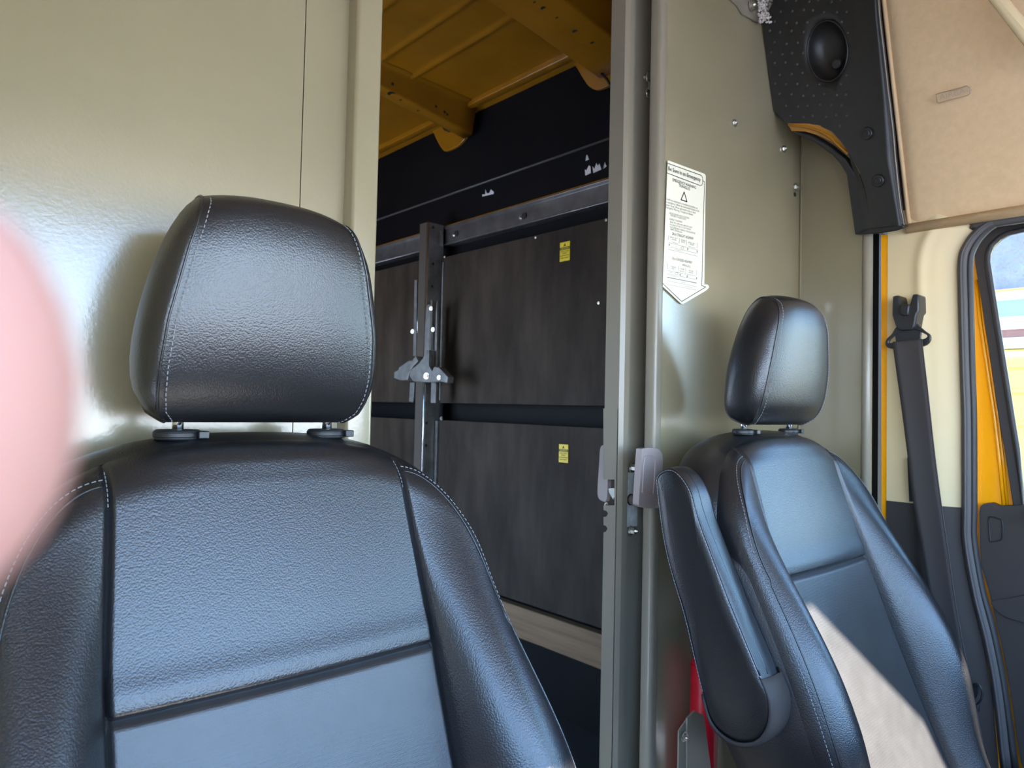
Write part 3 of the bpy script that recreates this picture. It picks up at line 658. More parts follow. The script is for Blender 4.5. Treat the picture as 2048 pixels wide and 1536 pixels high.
trm = prism('trim_panel', P, (.038, 0, 0), M['trimgrey'], d2, bevel=.008, seg=3)
tube('trim_groove', spline([onX(a, b, 1.904) for a, b in ((1979, 1034), (1996, 1037), (2005, 1044), (2005, 1070), (2001, 1080), (1983, 1083), (1980, 1078), (1978, 1050))], 3, True), .0016, M['black_plastic'], d2, n=6, closed=True)
prism('pull_recess', spline([onX(a, b, 1.90) for a, b in ((1982, 1208), (1990, 1200), (2020, 1196), (2048, 1190), (2090, 1190), (2120, 1260), (2048, 1246), (2006, 1232))], 3, True), (.02, 0, 0), M['trimgrey'], d2, bevel=.006)
box('sill_ledge', (1.86, -.7, Zt-.03), (1.93, .40, Zt), M['trimgrey'], d2, bevel=.01)
# rubber door seal around the opening
sl_ = empty('trim_5', (XS, .5, FL), kind='structure')
mid = [(a*.62+b*.38) for a, b in zip(so_, si_)]; mid2 = [(a*.12+b*.88) for a, b in zip(so_, si_)]
mid = [Vector((XS, -.7, mid[0].z+.01))]+mid; mid2 = [Vector((XS, -.7, mid2[0].z+.01))]+mid2
wid = lambda i: 1
tube('seal_bulb', spline(mid, 5), (.014, .0125), M['rubber'], sl_, n=14, flat=(1, 0, 0))
tube('seal_lip', spline(mid2, 5), (.010, .007), M['blackrub'], sl_, n=10, flat=(1, 0, 0))
tube('seal_bead', spline([p+Vector((-.013, .002, 0)) for p in mid], 5), .003, M['rubber'], sl_, n=8)

# ------------------------------------------------------------------ black moulded foam cover at the top of the B pillar
fc = empty('pillar_cover', head(1700, 465), 'black dimpled foam cover with a round recess above the driver headrest, beside the beige headliner', 'trim cover')
def H0(p): return head(p[0], p[1], .035)
def H1(p): return head(p[0], p[1], .062)
crease = [(1702, -60), (1704, 40), (1704, 130), (1698, 230), (1697, 305), (1720, 345), (1733, 390), (1740, 452)]
left = [(1545, -60), (1546, 4), (1541, 14), (1537, 22), (1526, 30), (1527, 67), (1548, 222), (1575, 247)]
# rim with the recess: strips from ellipse to outline
cx_, cy_ = 1655, 102
poly = left+[(1612, 248), (1640, 252), (1664, 263), (1682, 283), (1697, 305)]+crease[3::-1]
def hit(th):
    d = (math.cos(th), math.sin(th)); best = None
    n_ = len(poly)
    for i in range(n_):
        (x1, y1), (x2, y2) = poly[i], poly[(i+1) % n_]
        ex, ey = x2-x1, y2-y1; den = d[0]*ey-d[1]*ex
        if abs(den) < 1e-9: continue
        t = ((x1-cx_)*ey-(y1-cy_)*ex)/den; s = ((x1-cx_)*d[1]-(y1-cy_)*d[0])/den
        if t > 0 and -1e-6 <= s <= 1+1e-6 and (best is None or t < best): best = t
    return best
angs = sorted(set([2*math.pi*k/72 for k in range(72)]+[math.atan2(y-cy_, x-cx_) % (2*math.pi) for x, y in poly]))
def blend(px, py):
    # distance to the crease decides how far the face stands out
    cxr = interp([(y, x) for x, y in crease], py); k = max(0, min(1, 1-(cxr-px)/150)); return .035+.027*k
bm = bmesh.new(); rings = []
ea = lambda th, s: (cx_+s*(38*math.cos(th)), cy_+s*(58*math.sin(th))) if False else (cx_+s*38*math.cos(th)-s*6*math.sin(th), cy_+s*57*math.sin(th))
def er(th, s):
    # radius of ellipse along direction th
    a_, b_ = 40, 61; r = a_*b_/math.sqrt((b_*math.cos(th))**2+(a_*math.sin(th))**2); return cx_+r*s*math.cos(th), cy_+r*s*math.sin(th)
for k in range(0, 7):
    row = []
    for th in angs:
        h = hit(th) or 40
        ex, ey = er(th, 1.0); re = math.hypot(ex-cx_, ey-cy_); f = k/6
        rr = min(re, h-2)*(1-f)+h*f; px, py = cx_+rr*math.cos(th), cy_+rr*math.sin(th)
        row.append(bm.verts.new(head(px, py, blend(px, py))))
    rings.append(row)
for A_, B_ in zip(rings, rings[1:]):
    for i in range(len(angs)):
        j = (i+1) % len(angs); bm.faces.new((A_[i], A_[j], B_[j], B_[i]))
# bowl
prev = rings[0]
for s, dep in ((.97, .006), (.9, .016), (.75, .028), (.5, .036), (.2, .039)):
    row = []
    for th in angs:
        h = hit(th) or 40; ex, ey = er(th, 1); re = min(math.hypot(ex-cx_, ey-cy_), h-2)*s
        px, py = cx_+re*math.cos(th), cy_+re*math.sin(th)
        p = head(px, py, blend(px, py)); row.append(bm.verts.new(p+HN*dep))
    for i in range(len(angs)):
        j = (i+1) % len(angs); bm.faces.new((row[i], row[j], prev[j], prev[i]))
    prev = row
bm.faces.new(prev)
from_bm('dimpled_face', bm, M['foam'], fc, smooth=True)
tube('recess_rim', [head(*er(th, 1.0), blend(*er(th, 1.0))+.001) for th in [2*math.pi*k/48 for k in range(48)]], .0022, M['foam'], fc, n=6, closed=True)
cpx = head(1665, 128, .055)
cyl('recess_clip', cpx+HN*.03, -HN, .012, .012, M['black_plastic'], fc, bevel=.003)
# lower tail of the dimpled face
bm = bmesh.new()
tail = [(1697, 305), (1704, 335), (1716, 370), (1724, 420), (1726, 462)]
inn = [(1697, 305), (1716, 340), (1731, 385), (1738, 430), (1741, 458)]
T1 = [bm.verts.new(head(a, b, .05)) for a, b in tail]; T2 = [bm.verts.new(head(a, b, .062)) for a, b in inn]
for i in range(len(tail)-1): bm.faces.new((T1[i], T1[i+1], T2[i+1], T2[i]))
from_bm('lower_edge', bm, M['foam'], fc, recalc=False)
# right face, from crease to headliner
rt = [(1757, -60), (1763, 30), (1781, 187), (1790, 260), (1795, 320), (1801, 380), (1806, 420), (1812, 450)]
cr2 = [(1702, -60), (1704, 40), (1704, 130), (1698, 230), (1697, 305), (1720, 345), (1733, 390), (1741, 458)]
bm = bmesh.new(); rows = []
for (a, b), (c, d) in zip(cr2, rt):
    r_ = []
    for k in range(9):
        f = k/8; px, py = a+(c-a)*f, b+(d-b)*f
        off = .062+.012*math.sin(f*math.pi*.55)-(.05*((f-.9)/.1) if f > .9 else 0)
        r_.append(bm.verts.new(head(px, py, off)))
    rows.append(r_)
for A_, B_ in zip(rows, rows[1:]):
    for i in range(8): bm.faces.new((A_[i], A_[i+1], B_[i+1], B_[i]))
# bottom lip of the right face
lip = [(1741, 458), (1719, 466), (1745, 464), (1800, 456), (1816, 453)]
from_bm('smooth_face', bm, M['foam'], fc, smooth=True)
tube('bright_corner', [head(a-4, b, .0765) for a, b in rt], .0016, mat('pale_edge', (.22, .2, .18), .4), fc, n=6)  # thin paler line along the corner of the cover
prism('lower_edge', [head(a, b, .05) for a, b in ((1719, 467), (1741, 456), (1812, 446), (1818, 453), (1800, 459), (1762, 465))], -HN*.024, M['foam'], fc, bevel=.003)
prism('under_lip', [head(a, b, .02) for a, b in ((1592, 258), (1600, 266), (1640, 284), (1675, 309), (1690, 327), (1702, 347), (1708, 390), (1719, 467), (1745, 460), (1738, 400), (1722, 350), (1700, 316), (1668, 290), (1630, 268))], -HN*.028, M['foam'], fc, bevel=.003)
# moulded round studs and small dimple bumps
for px, py, r in ((1735, 267, .0155), (1758, 361, .0155)):
    bm = bmesh.new(); c_ = head(px, py, .068); badd_cyl(bm, c_, -HN, r, .010, 24, r*.85); badd_cyl(bm, c_-HN*.010, -HN, r*.6, .002, 20, r*.5)
    from_bm('clip_head', bm, M['foam'], fc, bevel=.002)
bm = bmesh.new(); k = 0
for i in range(-3, 14):
    for j in range(-3, 8):
        px = 1540+j*22+(i % 2)*11+random.uniform(-3, 3); py = -20+i*21+random.uniform(-3, 3)
        th = math.atan2(py-cy_, px-cx_) % (2*math.pi); h = hit(th); r = math.hypot(px-cx_, py-cy_)
        ex, ey = er(th, 1.12)
        if h and r < h-7 and r > math.hypot(ex-cx_, ey-cy_):
            badd_cyl(bm, head(px, py, blend(px, py)), -HN, .0032, .0012, 8, .002)
tag(from_bm('dimples', bm, mat('grey_dimple', (.045, .045, .047), .4), fc), kind='stuff')
# yellow body showing through the gap under the cover
ys = [(1575, 247), (1612, 247), (1640, 251), (1664, 262), (1682, 282), (1697, 306), (1690, 303), (1670, 288), (1640, 272), (1612, 263), (1583, 262)]
prism('body_flange', [head(a, b, .052) for a, b in ys], HN*.02, M['yellow'], bpil)
tube('body_flange', spline([head(a, b, .056) for a, b in ((1577, 250), (1620, 256), (1655, 271), (1675, 290), (1696, 308))], 5), .0025, M['yellow'], bpil, n=8)

# ------------------------------------------------------------------ seat belt on the far pillar
sb = empty('seat_belt', onX(1850, 1200, 1.82), 'black seat belt hanging from its guide on the beige pillar beside the driver seat', 'seat belt')
XB = 1.825
cov = [(1785, 592), (1798, 590), (1801, 607), (1805, 613), (1815, 613), (1820, 607), (1825, 588), (1837, 588), (1838, 622), (1834, 628), (1830, 652), (1824, 660), (1795, 660), (1790, 650), (1784, 630)]
prism('guide_cover', [onX(a, b, XB-.022) for a, b in cov], (.05, 0, 0), M['black_plastic'], sb, bevel=.004, seg=3)
prism('guide_button', [onX(a, b, XB-.03) for a, b in ((1801, 608), (1819, 608), (1816, 630), (1805, 632), (1799, 628))], (.03, 0, 0), M['black_plastic'], sb, bevel=.003)
rg = spline([onX(a, b, XB-.012) for a, b in ((1795, 652), (1783, 668), (1771, 680), (1771, 691), (1782, 697), (1815, 697), (1848, 692), (1860, 682), (1860, 670), (1850, 662), (1838, 652), (1828, 645))], 4, True)
inn_ = spline([onX(a, b, XB-.012) for a, b in ((1800, 664), (1788, 672), (1779, 681), (1779, 686), (1786, 685), (1815, 682), (1845, 678), (1853, 674), (1853, 670), (1846, 666), (1836, 662), (1824, 660))], 4, True)
ring('guide_ring', rg, inn_, (.008, 0, 0), M['black_plastic'], sb, bevel=.0025)
prism('guide_plate', [onX(a, b, XB-.010) for a, b in ((1797, 650), (1828, 650), (1842, 664), (1840, 684), (1792, 688), (1790, 672))], (.006, 0, 0), M['black_plastic'], sb, bevel=.001)
wb = [((1786, 684), (1843, 678), XB-.012), ((1787, 700), (1845, 696), XB-.016), ((1801, 800), (1856, 790), XB-.02), ((1814, 900), (1868, 900), XB-.025), ((1826, 1000), (1881, 1000), XB-.03), ((1840, 1080), (1895, 1096), XB-.035), ((1858, 1190), (1912, 1214), XB-.04), ((1880, 1310), (1934, 1330), XB-.045), ((1905, 1440), (1958, 1450), XB-.05), ((1930, 1560), (1980, 1560), XB-.055)]
bm = bmesh.new(); rows = []
for (l, r, x) in wb:
    a, b = onX(l[0], l[1], x), onX(r[0], r[1], x-.006); rows.append([a.lerp(b, k/6)+Vector((.003*math.sin(k/6*math.pi), 0, 0)) for k in range(7)])
ii = [spline([r[k] for r in rows], 4) for k in range(7)]
vv = [[bm.verts.new(p) for p in col] for col in ii]
for A_, B_ in zip(vv, vv[1:]):
    for i in range(len(A_)-1): bm.faces.new((A_[i], B_[i], B_[i+1], A_[i+1]))
w_ = from_bm('webbing', bm, M['belt'], sb, smooth=True); s_ = w_.modifiers.new('sol', 'SOLIDIFY'); s_.thickness = .0016
tube('webbing_edge', spline([r[6]+Vector((-.001, -.0005, 0)) for r in rows], 4), .0013, M['belt'], sb, n=6)
tube('webbing_edge', spline([onX(a, b, XB-.012) for a, b in ((1836, 678), (1842, 720), (1848, 770), (1858, 860))], 4), .002, M['belt'], sb, n=6)
# hook and scrap of plastic film on the lower trim
hk = tube('coat_hook', spline([onX(a, b, 1.83) for a, b in ((1950, 1368), (1958, 1370), (1964, 1382), (1963, 1398), (1955, 1409), (1954, 1418))], 5), .0022, M['black_plastic']); tag(hk, 'small black wire hook on the charcoal trim beside the driver seat', 'hook')
cyl('hook_tip', onX(1954, 1409, 1.83), (0, 0, -1), .005, .014, M['black_plastic'], hk, bevel=.001); prism('hook_plate', [onX(a, b, 1.835) for a, b in ((1945, 1368), (1953, 1366), (1957, 1372), (1956, 1388), (1950, 1398), (1946, 1388))], (.006, 0, 0), M['black_plastic'], hk, bevel=.001)
ft = tube('film_scrap', [onX(a, b, 1.82) for a, b in ((1943, 1467), (1953, 1468), (1955, 1478), (1960, 1490), (1969, 1503), (1958, 1497), (1940, 1492))], .0009, M['thread'], n=5); tag(ft, 'crumpled clear plastic tag caught low beside the driver seat', 'scrap')

# ------------------------------------------------------------------ seats
HW = .285; XSM = .172; ZB = -.80; ZSEAM = -.301
def sstep(t): t = max(0, min(1, t)); return t*t*(3-2*t)
def ztop(x): return -.047-.2*(1-(max(0, 1-(abs(x)/HW)**2.6))**(1/2.6))
def yin(z): d = max(0, -.08-z); return -.058-.30*d-.14*d*d
def seamx(z): return XSM+.002+.009*sstep((-.08-z)/.22)
WIDE = .05
def hw(z): return HW+WIDE*sstep((-.2-z)/.30)-.03*sstep((-.5-z)/.2)
def front(x, z):
    ax = abs(x); xs = seamx(z); y = yin(z)
    b = .010+.080*sstep((-.10-z)/.36)-.035*sstep((-.48-z)/.2)
    if ax <= xs: y -= .006*(1-(ax/xs)**2)*1
    else:
        H_ = hw(z); u = min(1, (ax-xs)/(H_-xs)); y -= b*(math.sin(math.pi*min(1, u*.78+.0)**.85))
    y += .007*math.exp(-((ax-xs)/.0032)**2)
    if ax < xs: y += .007*math.exp(-((z-ZSEAM)/.0035)**2)-.002*math.exp(-((z-ZSEAM-.02)/.015)**2)*(1 if z > ZSEAM else 0)
    r = .024
    if ax > hw(z)-r: q = min(1, (ax-(hw(z)-r))/r); y += r*(1-math.sqrt(max(0, 1-q*q)))
    d = ztop(x if ax < HW else HW)-z
    if d < .042: q = min(1, 1-d/.042); y += .036*(1-math.sqrt(max(0, 1-q*q)))
    return y
def yback(z): return yin(z)+.118+.03*sstep((-.1-z)/.3)
Z1 = -.262
def col_z(x, v, v1=.42):
    zt_ = ztop(max(-HW, min(HW, x)))
    return zt_+(Z1-zt_)*(v/v1) if v < v1 else Z1+(ZB-Z1)*((v-v1)/(1-v1))
vs = []
def cl(a, b, n, pw=1): return [a+(b-a)*(k/n)**pw for k in range(n)]
vs = cl(0, .05, 8, 1.6)+cl(.05, .42, 26)
vseam = .42+(1-.42)*((Z1-ZSEAM)/(Z1-ZB))
vs += cl(.42, vseam-.012, 6)+cl(vseam-.012, vseam, 6); k_seam = len(vs)
vs += cl(vseam, vseam+.012, 6)+cl(vseam+.012, 1, 34)+[1]
insert_s = sorted(set([round(v, 5) for v in [-1+k*.008 for k in range(9)]+[-.93+k*(1.86/26) for k in range(27)]+[1-k*.008 for k in range(9)]]))
bol_s = sorted(set([k*.0125 for k in range(8)]+[.1+k*.05 for k in range(15)]+[.82, .86, .9, .93, .955, .975, .99, 1.0]))
def build_grid(name, cols, i0, i1, m, parent, org):
    bm = bmesh.new(); V = []
    for v in vs[i0:i1]:
        row = []
        for c in cols:
            # iterate: column position depends on seam at z
            kind, s = c; x = 0; z = -.3
            for _ in range(3):
                xs = seamx(z); x = s*xs if kind == 'i' else math.copysign(xs+abs(s)*(hw(z)-xs), s) ; z = col_z(x, v)
            if kind == 'b' and abs(s) < 1e-9: pass
            row.append(bm.verts.new(org+Vector((x, front(x, z), z-0))))
        V.append(row)
    for A_, B_ in zip(V, V[1:]):
        for i in range(len(cols)-1): bm.faces.new((A_[i], B_[i], B_[i+1], A_[i+1]))
    return from_bm(name, bm, m, parent, smooth=True, recalc=False)
def stitch(pts, nrm, L=.0042, gap=.0028, r=.00065, bm=None):
    own = bm is None; bm = bm or bmesh.new()
    # resample by length
    pts = [Vector(p) for p in pts]; i = 0; d = 0; cur = pts[0]; on = True; want = L; start = cur.copy()
    for p in pts[1:]:
        while True:
            seg = p-cur; l = seg.length
            if d+l < want: d += l; cur = p; break
            cur = cur+seg*((want-d)/l) if l > 0 else p; d = 0
            if on: badd_tube(bm, [start+nrm*r*.6, (start+cur)/2+nrm*r*1.3, cur+nrm*r*.6], r, 5)
            else: start = cur.copy()
            on = not on; want = L if on else gap
            if l == 0: break
    return bm
def make_seat(org, label):
    org = Vector(org); t = empty('van_seat', (org.x, org.y, FL), label, 'seat', 'black leather front seats')
    n = k_seam+1
    ins = [('i', s) for s in insert_s]
    build_grid('upper_insert', ins, 0, n, M['leather'], t, org)
    build_grid('lower_insert', ins, k_seam, len(vs), M['woven'], t, org)
    for sg in (-1, 1):
        cols = [('b', sg*max(s, 1e-7)) for s in bol_s]
        if sg < 0: cols = cols[::-1]
        build_grid('side_bolster', cols, 0, len(vs), M['leather'], t, org)
    # side and top panel: boundary strip from the front edge round to the back
    bpath = [(-hw(col_z(-HW, v)), col_z(-HW, v)) for v in vs[::-1]]
    xs_top = [-HW+2*HW*k/60 for k in range(61)]; xs_top = [HW*math.sin(math.pi/2*(x/HW)) for x in xs_top]
    bpath += [(x, ztop(x)) for x in xs_top[1:-1]]+[(hw(col_z(HW, v)), col_z(HW, v)) for v in vs]
    bm = bmesh.new(); rows = []
    for i, (x, z) in enumerate(bpath):
        a = Vector(bpath[max(0, i-1)]); b = Vector(bpath[min(len(bpath)-1, i+1)]); tn = (b-a); nn = Vector((-tn.y, tn.x)).normalized() if tn.length > 0 else Vector((0, 1))
        if nn.y < 0 and abs(nn.x) < .9: nn = -nn
        if abs(nn.x) >= .9: nn = Vector((math.copysign(1, x), 0))
        yf, yb = front(x, z), yback(z); r_ = []
        for k in range(9):
            f = k/8; bul = .013*math.sin(math.pi*f)**.7
            r_.append(bm.verts.new(org+Vector((x+nn.x*bul, yf+(yb-yf)*f, z+nn.y*bul*.6))))
        rows.append(r_)
    for A_, B_ in zip(rows, rows[1:]):
        for k in range(8): bm.faces.new((A_[k], A_[k+1], B_[k+1], B_[k]))
    # back closing sheet
    from_bm('side_panel', bm, M['leather'], t, smooth=True)
    bm = bmesh.new(); V = []
    for v in vs:
        V.append([bm.verts.new(org+Vector((hw(col_z(HW*s, v))*s, yback(col_z(HW*s, v)), col_z(HW*s, v)))) for s in [math.sin(math.pi/2*(k/14-1)) for k in range(29)]])
    for A_, B_ in zip(V, V[1:]):
        for i in range(28): bm.faces.new((A_[i], A_[i+1], B_[i+1], B_[i]))
    from_bm('back_panel', bm, M['leather'], t, smooth=True)
    # seams and stitching
    FW = Vector((0, -1, 0)); bm = bmesh.new()
    for sg in (-1, 1):
        x0 = sg*XSM
        pts = [org+Vector((sg*(seamx(z)+.0), front(sg*(seamx(z)), z)-.001, z)) for z in [ztop(x0)-.0-k*.002 for k in range(4, 22)]]
        stitch(pts, FW, .0035, .002, .0006, bm)
    for sg in (-1, 1):      # double row along the outer edge piping
        zz = [-.085-k*.004 for k in range(0, 110)]
        for inset in (.006, .0115):
            path = []
            x = sg*(XSM+.004)
            for k in range(30):   # over the shoulder
                f = k/29*math.pi/2; xx = sg*(XSM+(HW-inset-XSM)*math.sin(f)); zt_ = -.078-inset-.19*(1-math.cos(f))
                path.append((xx, zt_))
            zl = path[-1][1]
            path += [(sg*(hw(zl-.004-k*.006)-inset), zl-.004-k*.006) for k in range(1, 90) if zl-.004-k*.006 > ZB+.02]
            path = [(px_, pz) for px_, pz in path if abs(px_) > XSM+.003]
            P_ = [org+Vector((px_, front(px_, pz)-.0006, pz)) for px_, pz in path]
            if inset < .01: stitch(P_, Vector((sg*.5, -.8, .2)).normalized(), .004, .0026, .0006, bm)
            else: pip = P_
        tube('piping', pip, .0013, M['leather'], t, n=6)
    tag(from_bm('stitching', bm, M['thread'], t), kind='stuff')
    # headrest
    prof = [(-.028, .222), (-.006, .188), (.012, .11), (.018, .03), (.015, -.006), (-.004, -.024), (-.031, -.027), (-.058, .004), (-.073, .065), (-.080, .137), (-.081, .18), (-.073, .208), (-.053, .222)]
    loop = spline([Vector((0, a, b)) for a, b in prof], 7, True)
    hwz = lambda z: interp([(-.03, .106), (-.018, .119), (.0, .1235), (.03, .125), (.08, .121), (.157, .105), (.20, .093), (.225, .084)], z)
    hws = lambda z: sum(hwz(z+d) for d in (-.024, -.012, 0, .012, .024))/5
    NS = 30; bm = bmesh.new(); R = []; seat_org = org; org = org+Vector((-.006, 0, .003))
    cyy, czz = -.031, .10
    for i in range(NS+1):
        s = -1+2*i/NS; r_ = []
        for p in loop:
            crown = (1-abs(s)**2.6)
            yy_ = p.y-.010*crown*(1 if p.y < cyy else .3)*min(1, abs(p.y-cyy)/.04)
            zz_ = p.z+(.010*crown if p.z > .15 else 0)*sstep((p.z-.15)/.06)
            r_.append(bm.verts.new(org+Vector((s*hwz(p.z), yy_, zz_))))
        R.append(r_)
    for A_, B_ in zip(R, R[1:]):
        for k in range(len(loop)):
            j = (k+1) % len(loop); bm.faces.new((A_[k], A_[j], B_[j], B_[k]))
    hr = from_bm('headrest', bm, M['leather'], t, smooth=True)
    sbm = bmesh.new()
    for sg in (-1, 1):
        bm = bmesh.new(); prev = None
        for f in (0, .015, .04, .09, .16, .26, .38, .52, .68, .84, .96):
            bul = .021*math.sqrt(max(0, 1-(1-f)**2.4))-(.003 if f == 0 else 0)
            row = [bm.verts.new(org+Vector((sg*(hws(czz+(p.z-czz)*(1-f))*sstep(f*8)+hwz(p.z)*(1-sstep(f*8))+bul-.001), cyy+(p.y-cyy)*(1-f), czz+(p.z-czz)*(1-f)))) for p in loop]
            if prev:
                for k in range(len(loop)):
                    j = (k+1) % len(loop); bm.faces.new((prev[k], prev[j], row[j], row[k]))
            prev = row
        bm.faces.new(prev)
        from_bm('headrest_side', bm, M['leather'], hr, smooth=True)
        P_ = [org+Vector((sg*(hwz(p.z)-.0055), p.y-.0012-.0028, p.z)) for p in loop if p.y < -.02]
        # order: loop runs top-back -> bottom -> front -> top
        stitch(P_, FW, .0036, .0026, .0006, sbm)
        tube('piping', [org+Vector((sg*(hwz(p.z)+.0012), p.y*1.0, p.z)) for p in loop], .0013, M['leather'], hr, n=6, closed=True)
    tag(from_bm('stitching', sbm, M['thread'], hr), kind='stuff')
    for sg in (-1, 1):
        tube('headrest_post', [seat_org+Vector((sg*.093, 0, -.05)), seat_org+Vector((sg*.093, -.002, .0))], .0062, M['chrome'], hr, n=16)
        bm = bmesh.new(); c_ = seat_org+Vector((sg*.093, 0, -.047))
        for z0, z1, rr, r2 in ((0, .003, .024, .026), (.003, .009, .026, .0265), (.009, .012, .0265, .023)):
            badd_cyl(bm, c_+Vector((0, 0, z0)), (0, 0, 1), rr, z1-z0, 32, r2)
        for v_ in bm.verts: v_.co.y = c_.y+(v_.co.y-c_.y)*.75
        badd_box(bm, c_+Vector((.017, -.0215, .002)), c_+Vector((.029, -.005, .0105)))
        from_bm('guide_collar', bm, M['black_plastic'], t, bevel=.001)
    org = seat_org
    bm = bmesh.new(); badd_box(bm, org+Vector((-.17, -.80, -.86)), org+Vector((.17, -.30, -.72)))
    from_bm('seat_cushion', bm, M['woven'], t, bevel=.035, seg=4)
    for sg in (-1, 1):
        bm = bmesh.new(); a_, b_ = sorted((sg*.165, sg*.275)); badd_box(bm, org+Vector((a_, -.81, -.86)), org+Vector((b_, -.33, -.70)))
        from_bm('cushion_bolster', bm, M['leather'], t, bevel=.04, seg=4)
    bm = bmesh.new(); badd_box(bm, Vector((org.x-.22, org.y-.70, FL)), Vector((org.x+.22, org.y-.16, -.85))); from_bm('seat_base', bm, M['dash'], t, bevel=.01)
    return t
def copy_tree(o, parent=None):
    c = o.copy(); C.objects.link(c); c.parent = parent; WO[c.name] = WO[o.name].copy()
    for ch in list(o.children): copy_tree(ch, c)
    return c
seat = make_seat((.347, .868, 0), 'nearer black leather passenger seat with white stitching, left in the photo')
WIDE = .012
dseat = make_seat((1.392, .765, 0), 'farther black leather driver seat with a raised inboard armrest')
# armrest, folded up beside the driver backrest
XA = 1.035; AW = .056
sd = [(1316, 945), (1313, 975), (1330, 1100), (1370, 1250), (1405, 1390), (1425, 1450), (1466, 1484), (1510, 1485), (1535, 1455), (1538, 1405), (1520, 1355), (1470, 1230), (1400, 1050), (1377, 975), (1345, 937)]
arm_loop = spline([onX(a, b, XA) for a, b in sd], 6, True)
cen = sum(arm_loop, Vector())/len(arm_loop)
def shrink(p, k, x):
    d = cen-p; d.x = 0; q = p+d.normalized()*k; q.x = x; return q
bm = bmesh.new(); prev = None; first = None
for k, x in ((.010, 0), (.003, .002), (0, .007), (-.0015, AW*.5), (0, AW-.007), (.003, AW-.002), (.010, AW)):
    row = [bm.verts.new(shrink(p, k, XA+x)) for p in arm_loop]
    if prev:
        for i in range(len(row)): j = (i+1) % len(row); bm.faces.new((prev[i], prev[j], row[j], row[i]))
    else: first = row
    prev = row
for rw, x in ((first, -.003), (prev, AW+.003)):
    q = rw
    for s in (.8, .5, .15):
        nr = [bm.verts.new(Vector((XA+x*(1-s*.3), cen.y+(v_.co.y-cen.y)*s, cen.z+(v_.co.z-cen.z)*s))) for v_ in rw]
        for i in range(len(rw)): j = (i+1) % len(rw); bm.faces.new((q[i], q[j], nr[j], nr[i]))
        q = nr
    bm.faces.new(q)
arm = from_bm('armrest', bm, M['leather'], dseat, smooth=True); arm['label'] = 'padded armrest folded up'
top_part = [p for p in arm_loop if p.z > -.47]
i0 = min(range(len(arm_loop)), key=lambda i: (arm_loop[i]-onX(1405, 1390, XA)).length); i1 = min(range(len(arm_loop)), key=lambda i: (arm_loop[i]-onX(1520, 1355, XA)).length)
orderd = arm_loop[i1:]+arm_loop[:i0+1]
tube('piping', [shrink(p, .002, XA+.003) for p in orderd], .0016, M['leather'], arm, n=6)
bm = stitch([shrink(p, .0045, XA+.0005) for p in orderd], Vector((-1, 0, 0)), .004, .0016, .0006)
tag(from_bm('stitching', bm, M['thread'], arm), kind='stuff')
tube('piping', [shrink(p, 0, XA+AW*.42) for p in orderd[:len(orderd)*2//3]], .0011, M['leather'], arm, n=6)
capl = arm_loop[i0:i1+1]
bm = bmesh.new(); rows = []
for p in capl:
    rows.append([bm.verts.new(shrink(p, k, x)) for k, x in ((.002, XA-.001), (-.004, XA+.001), (-.005, XA+AW*.5), (-.005, XA+AW), (.004, XA+AW+.003))])
for A_, B_ in zip(rows, rows[1:]):
    for k in range(4): bm.faces.new((A_[k], A_[k+1], B_[k+1], B_[k]))
cp = from_bm('end_cap', bm, M['trimgrey'], arm, smooth=True); s_ = cp.modifiers.new('sol', 'SOLIDIFY'); s_.thickness = .004; s_.offset = 0
# pivot joining armrest to the seat
cyl('armrest_pivot', Vector((XA+AW, cen.y-.0, -.45)), (1, 0, 0), .022, .05, M['black_plastic'], dseat)

# ------------------------------------------------------------------ yard seen through the far window
vn = empty('parked_van', (6.2, 1.2, FL-.7), 'bright yellow delivery van parked in the yard beyond the far window', 'van')
zv = lambda py, x: onX(2020, py, x).z
box('body_side', (5.5, -1.6, FL-.35), (7.4, 3.6, zv(696, 5.5)), M['vanyellow'], vn, bevel=.06)
for y_ in (.9, 1.35, 1.95, 2.7): box('panel_gap', (5.49, y_, FL-.2), (5.502, y_+.012, zv(720, 5.5)), mat('gap', (.5, .35, .05), .6), vn)
for z_ in (735, 785, 850): box('side_moulding', (5.485, -1.5, zv(z_, 5.5)), (5.50, 3.5, zv(z_, 5.5)+.02), M['vanyellow'], vn)
box('roof_strip', (5.5, -1.5, zv(696, 5.5)), (7.3, 3.5, zv(690, 5.5)), M['facade'], vn, bevel=.01)
for y_ in (-.9, 2.6): cyl('wheel', (5.49, y_, FL-.36), (1, 0, 0), .34, .22, M['blackrub'], vn, n=32)
bl = empty('building', (11, 2.5, FL-.7), 'lilac grey rough stucco building with a white fascia beyond the parked van', 'building')
box('stucco_wall', (10.5, -4, zv(579, 10.5)), (11, 12, 7), M['stucco'], bl)
box('orange_strip', (10.42, -4, zv(583, 10.4)), (10.5, 12, zv(577, 10.4)), M['orange'], bl)
box('fascia', (10.4, -4, zv(599, 10.4)), (10.5, 12, zv(583, 10.4)), M['facade'], bl)
box('window_band', (10.45, -4, zv(634, 10.4)), (10.55, 12, zv(599, 10.4)), M['bluewin'], bl)
box('fascia', (10.4, -4, zv(658, 10.4)), (10.5, 12, zv(634, 10.4)), M['facade'], bl)
box('brown_band', (10.42, -4, zv(676, 10.4)), (10.5, 12, zv(658, 10.4)), M['brick'], bl)
box('base_wall', (10.4, -4, FL-.7), (10.5, 12, zv(676, 10.4)), M['facade'], bl)
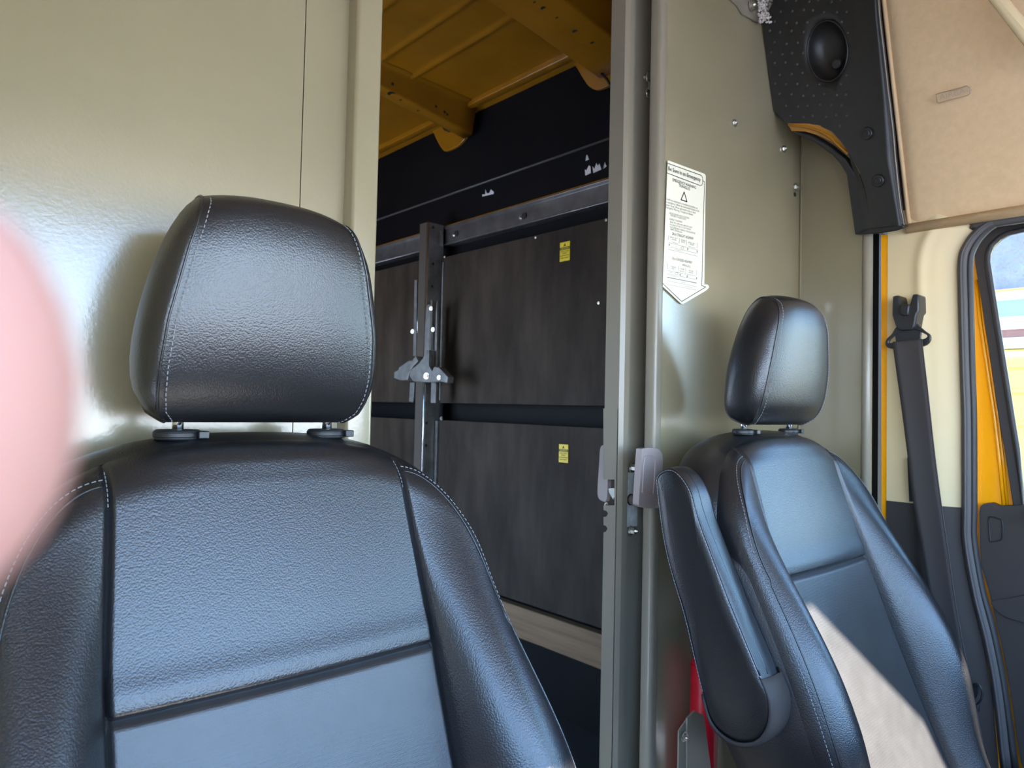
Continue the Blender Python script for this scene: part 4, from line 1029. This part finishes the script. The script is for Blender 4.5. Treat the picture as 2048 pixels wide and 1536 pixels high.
for y_ in (0, 1.6, 3.2, 4.8): box('mullion', (10.43, y_, zv(634, 10.4)), (10.46, y_+.05, zv(599, 10.4)), M['facade'], bl)

# ------------------------------------------------------------------ photographer's hand holding the phone: the tip of one finger reaches in front of the lens
hand_pts = {}
def cp3(r, u, f): return M3 @ Vector((r, u, -f))
verts = []; edges = []; rad = []
def node(p, r, par=None):
    verts.append(cp3(*p)); rad.append(r)
    if par is not None: edges.append((par, len(verts)-1))
    return len(verts)-1
palm = node((-.118, -.045, -.035), .026)
wrist = node((-.145, -.10, -.06), .025, palm); fore = node((-.19, -.22, -.10), .034, wrist); fore2 = node((-.23, -.36, -.13), .040, fore)
def finger(pts, rr, root=None):
    k = palm
    for p, r in zip(pts, rr): k = node(p, r, k)
TIP = (-.0280, -.0022, .041)
finger([(-.112, -.008, .0), (-.098, .006, .028), (-.072, .002, .040), (-.045, -.0010, .0415), TIP], [.014, .0125, .0140, .0172, .0170])
finger([(-.095, -.03, .0), (-.07, -.038, .020), (-.052, -.044, .022), (-.040, -.05, .012)], [.014, .010, .009, .0085])
finger([(-.098, -.052, -.008), (-.072, -.064, .012), (-.053, -.072, .012), (-.042, -.075, .0)], [.013, .0095, .009, .008])
finger([(-.105, -.072, -.02), (-.082, -.086, -.002), (-.066, -.093, .0), (-.055, -.095, -.008)], [.012, .0085, .008, .007])
finger([(-.125, -.03, -.055), (-.11, -.012, -.075), (-.085, -.004, -.08), (-.065, -.002, -.078)], [.015, .012, .011, .0095])
me = bpy.data.meshes.new('person'); org_ = verts[fore2].copy(); me.from_pydata([v-org_ for v in verts], edges, []); me.update()
ph = bpy.data.objects.new('person', me); C.objects.link(ph); ph.location = org_+Vector((0, 0, ZC)); me.materials.append(M['skin'])
sk = ph.modifiers.new('skin', 'SKIN'); sk.use_smooth_shade = True
for i, d in enumerate(me.skin_vertices[0].data): d.radius = (rad[i], rad[i]); d.use_root = (i == palm)
ss = ph.modifiers.new('sub', 'SUBSURF'); ss.levels = 2; ss.render_levels = 2
tag(ph, "hand of the person taking the photo, one blurred pink fingertip at the left edge", 'person')
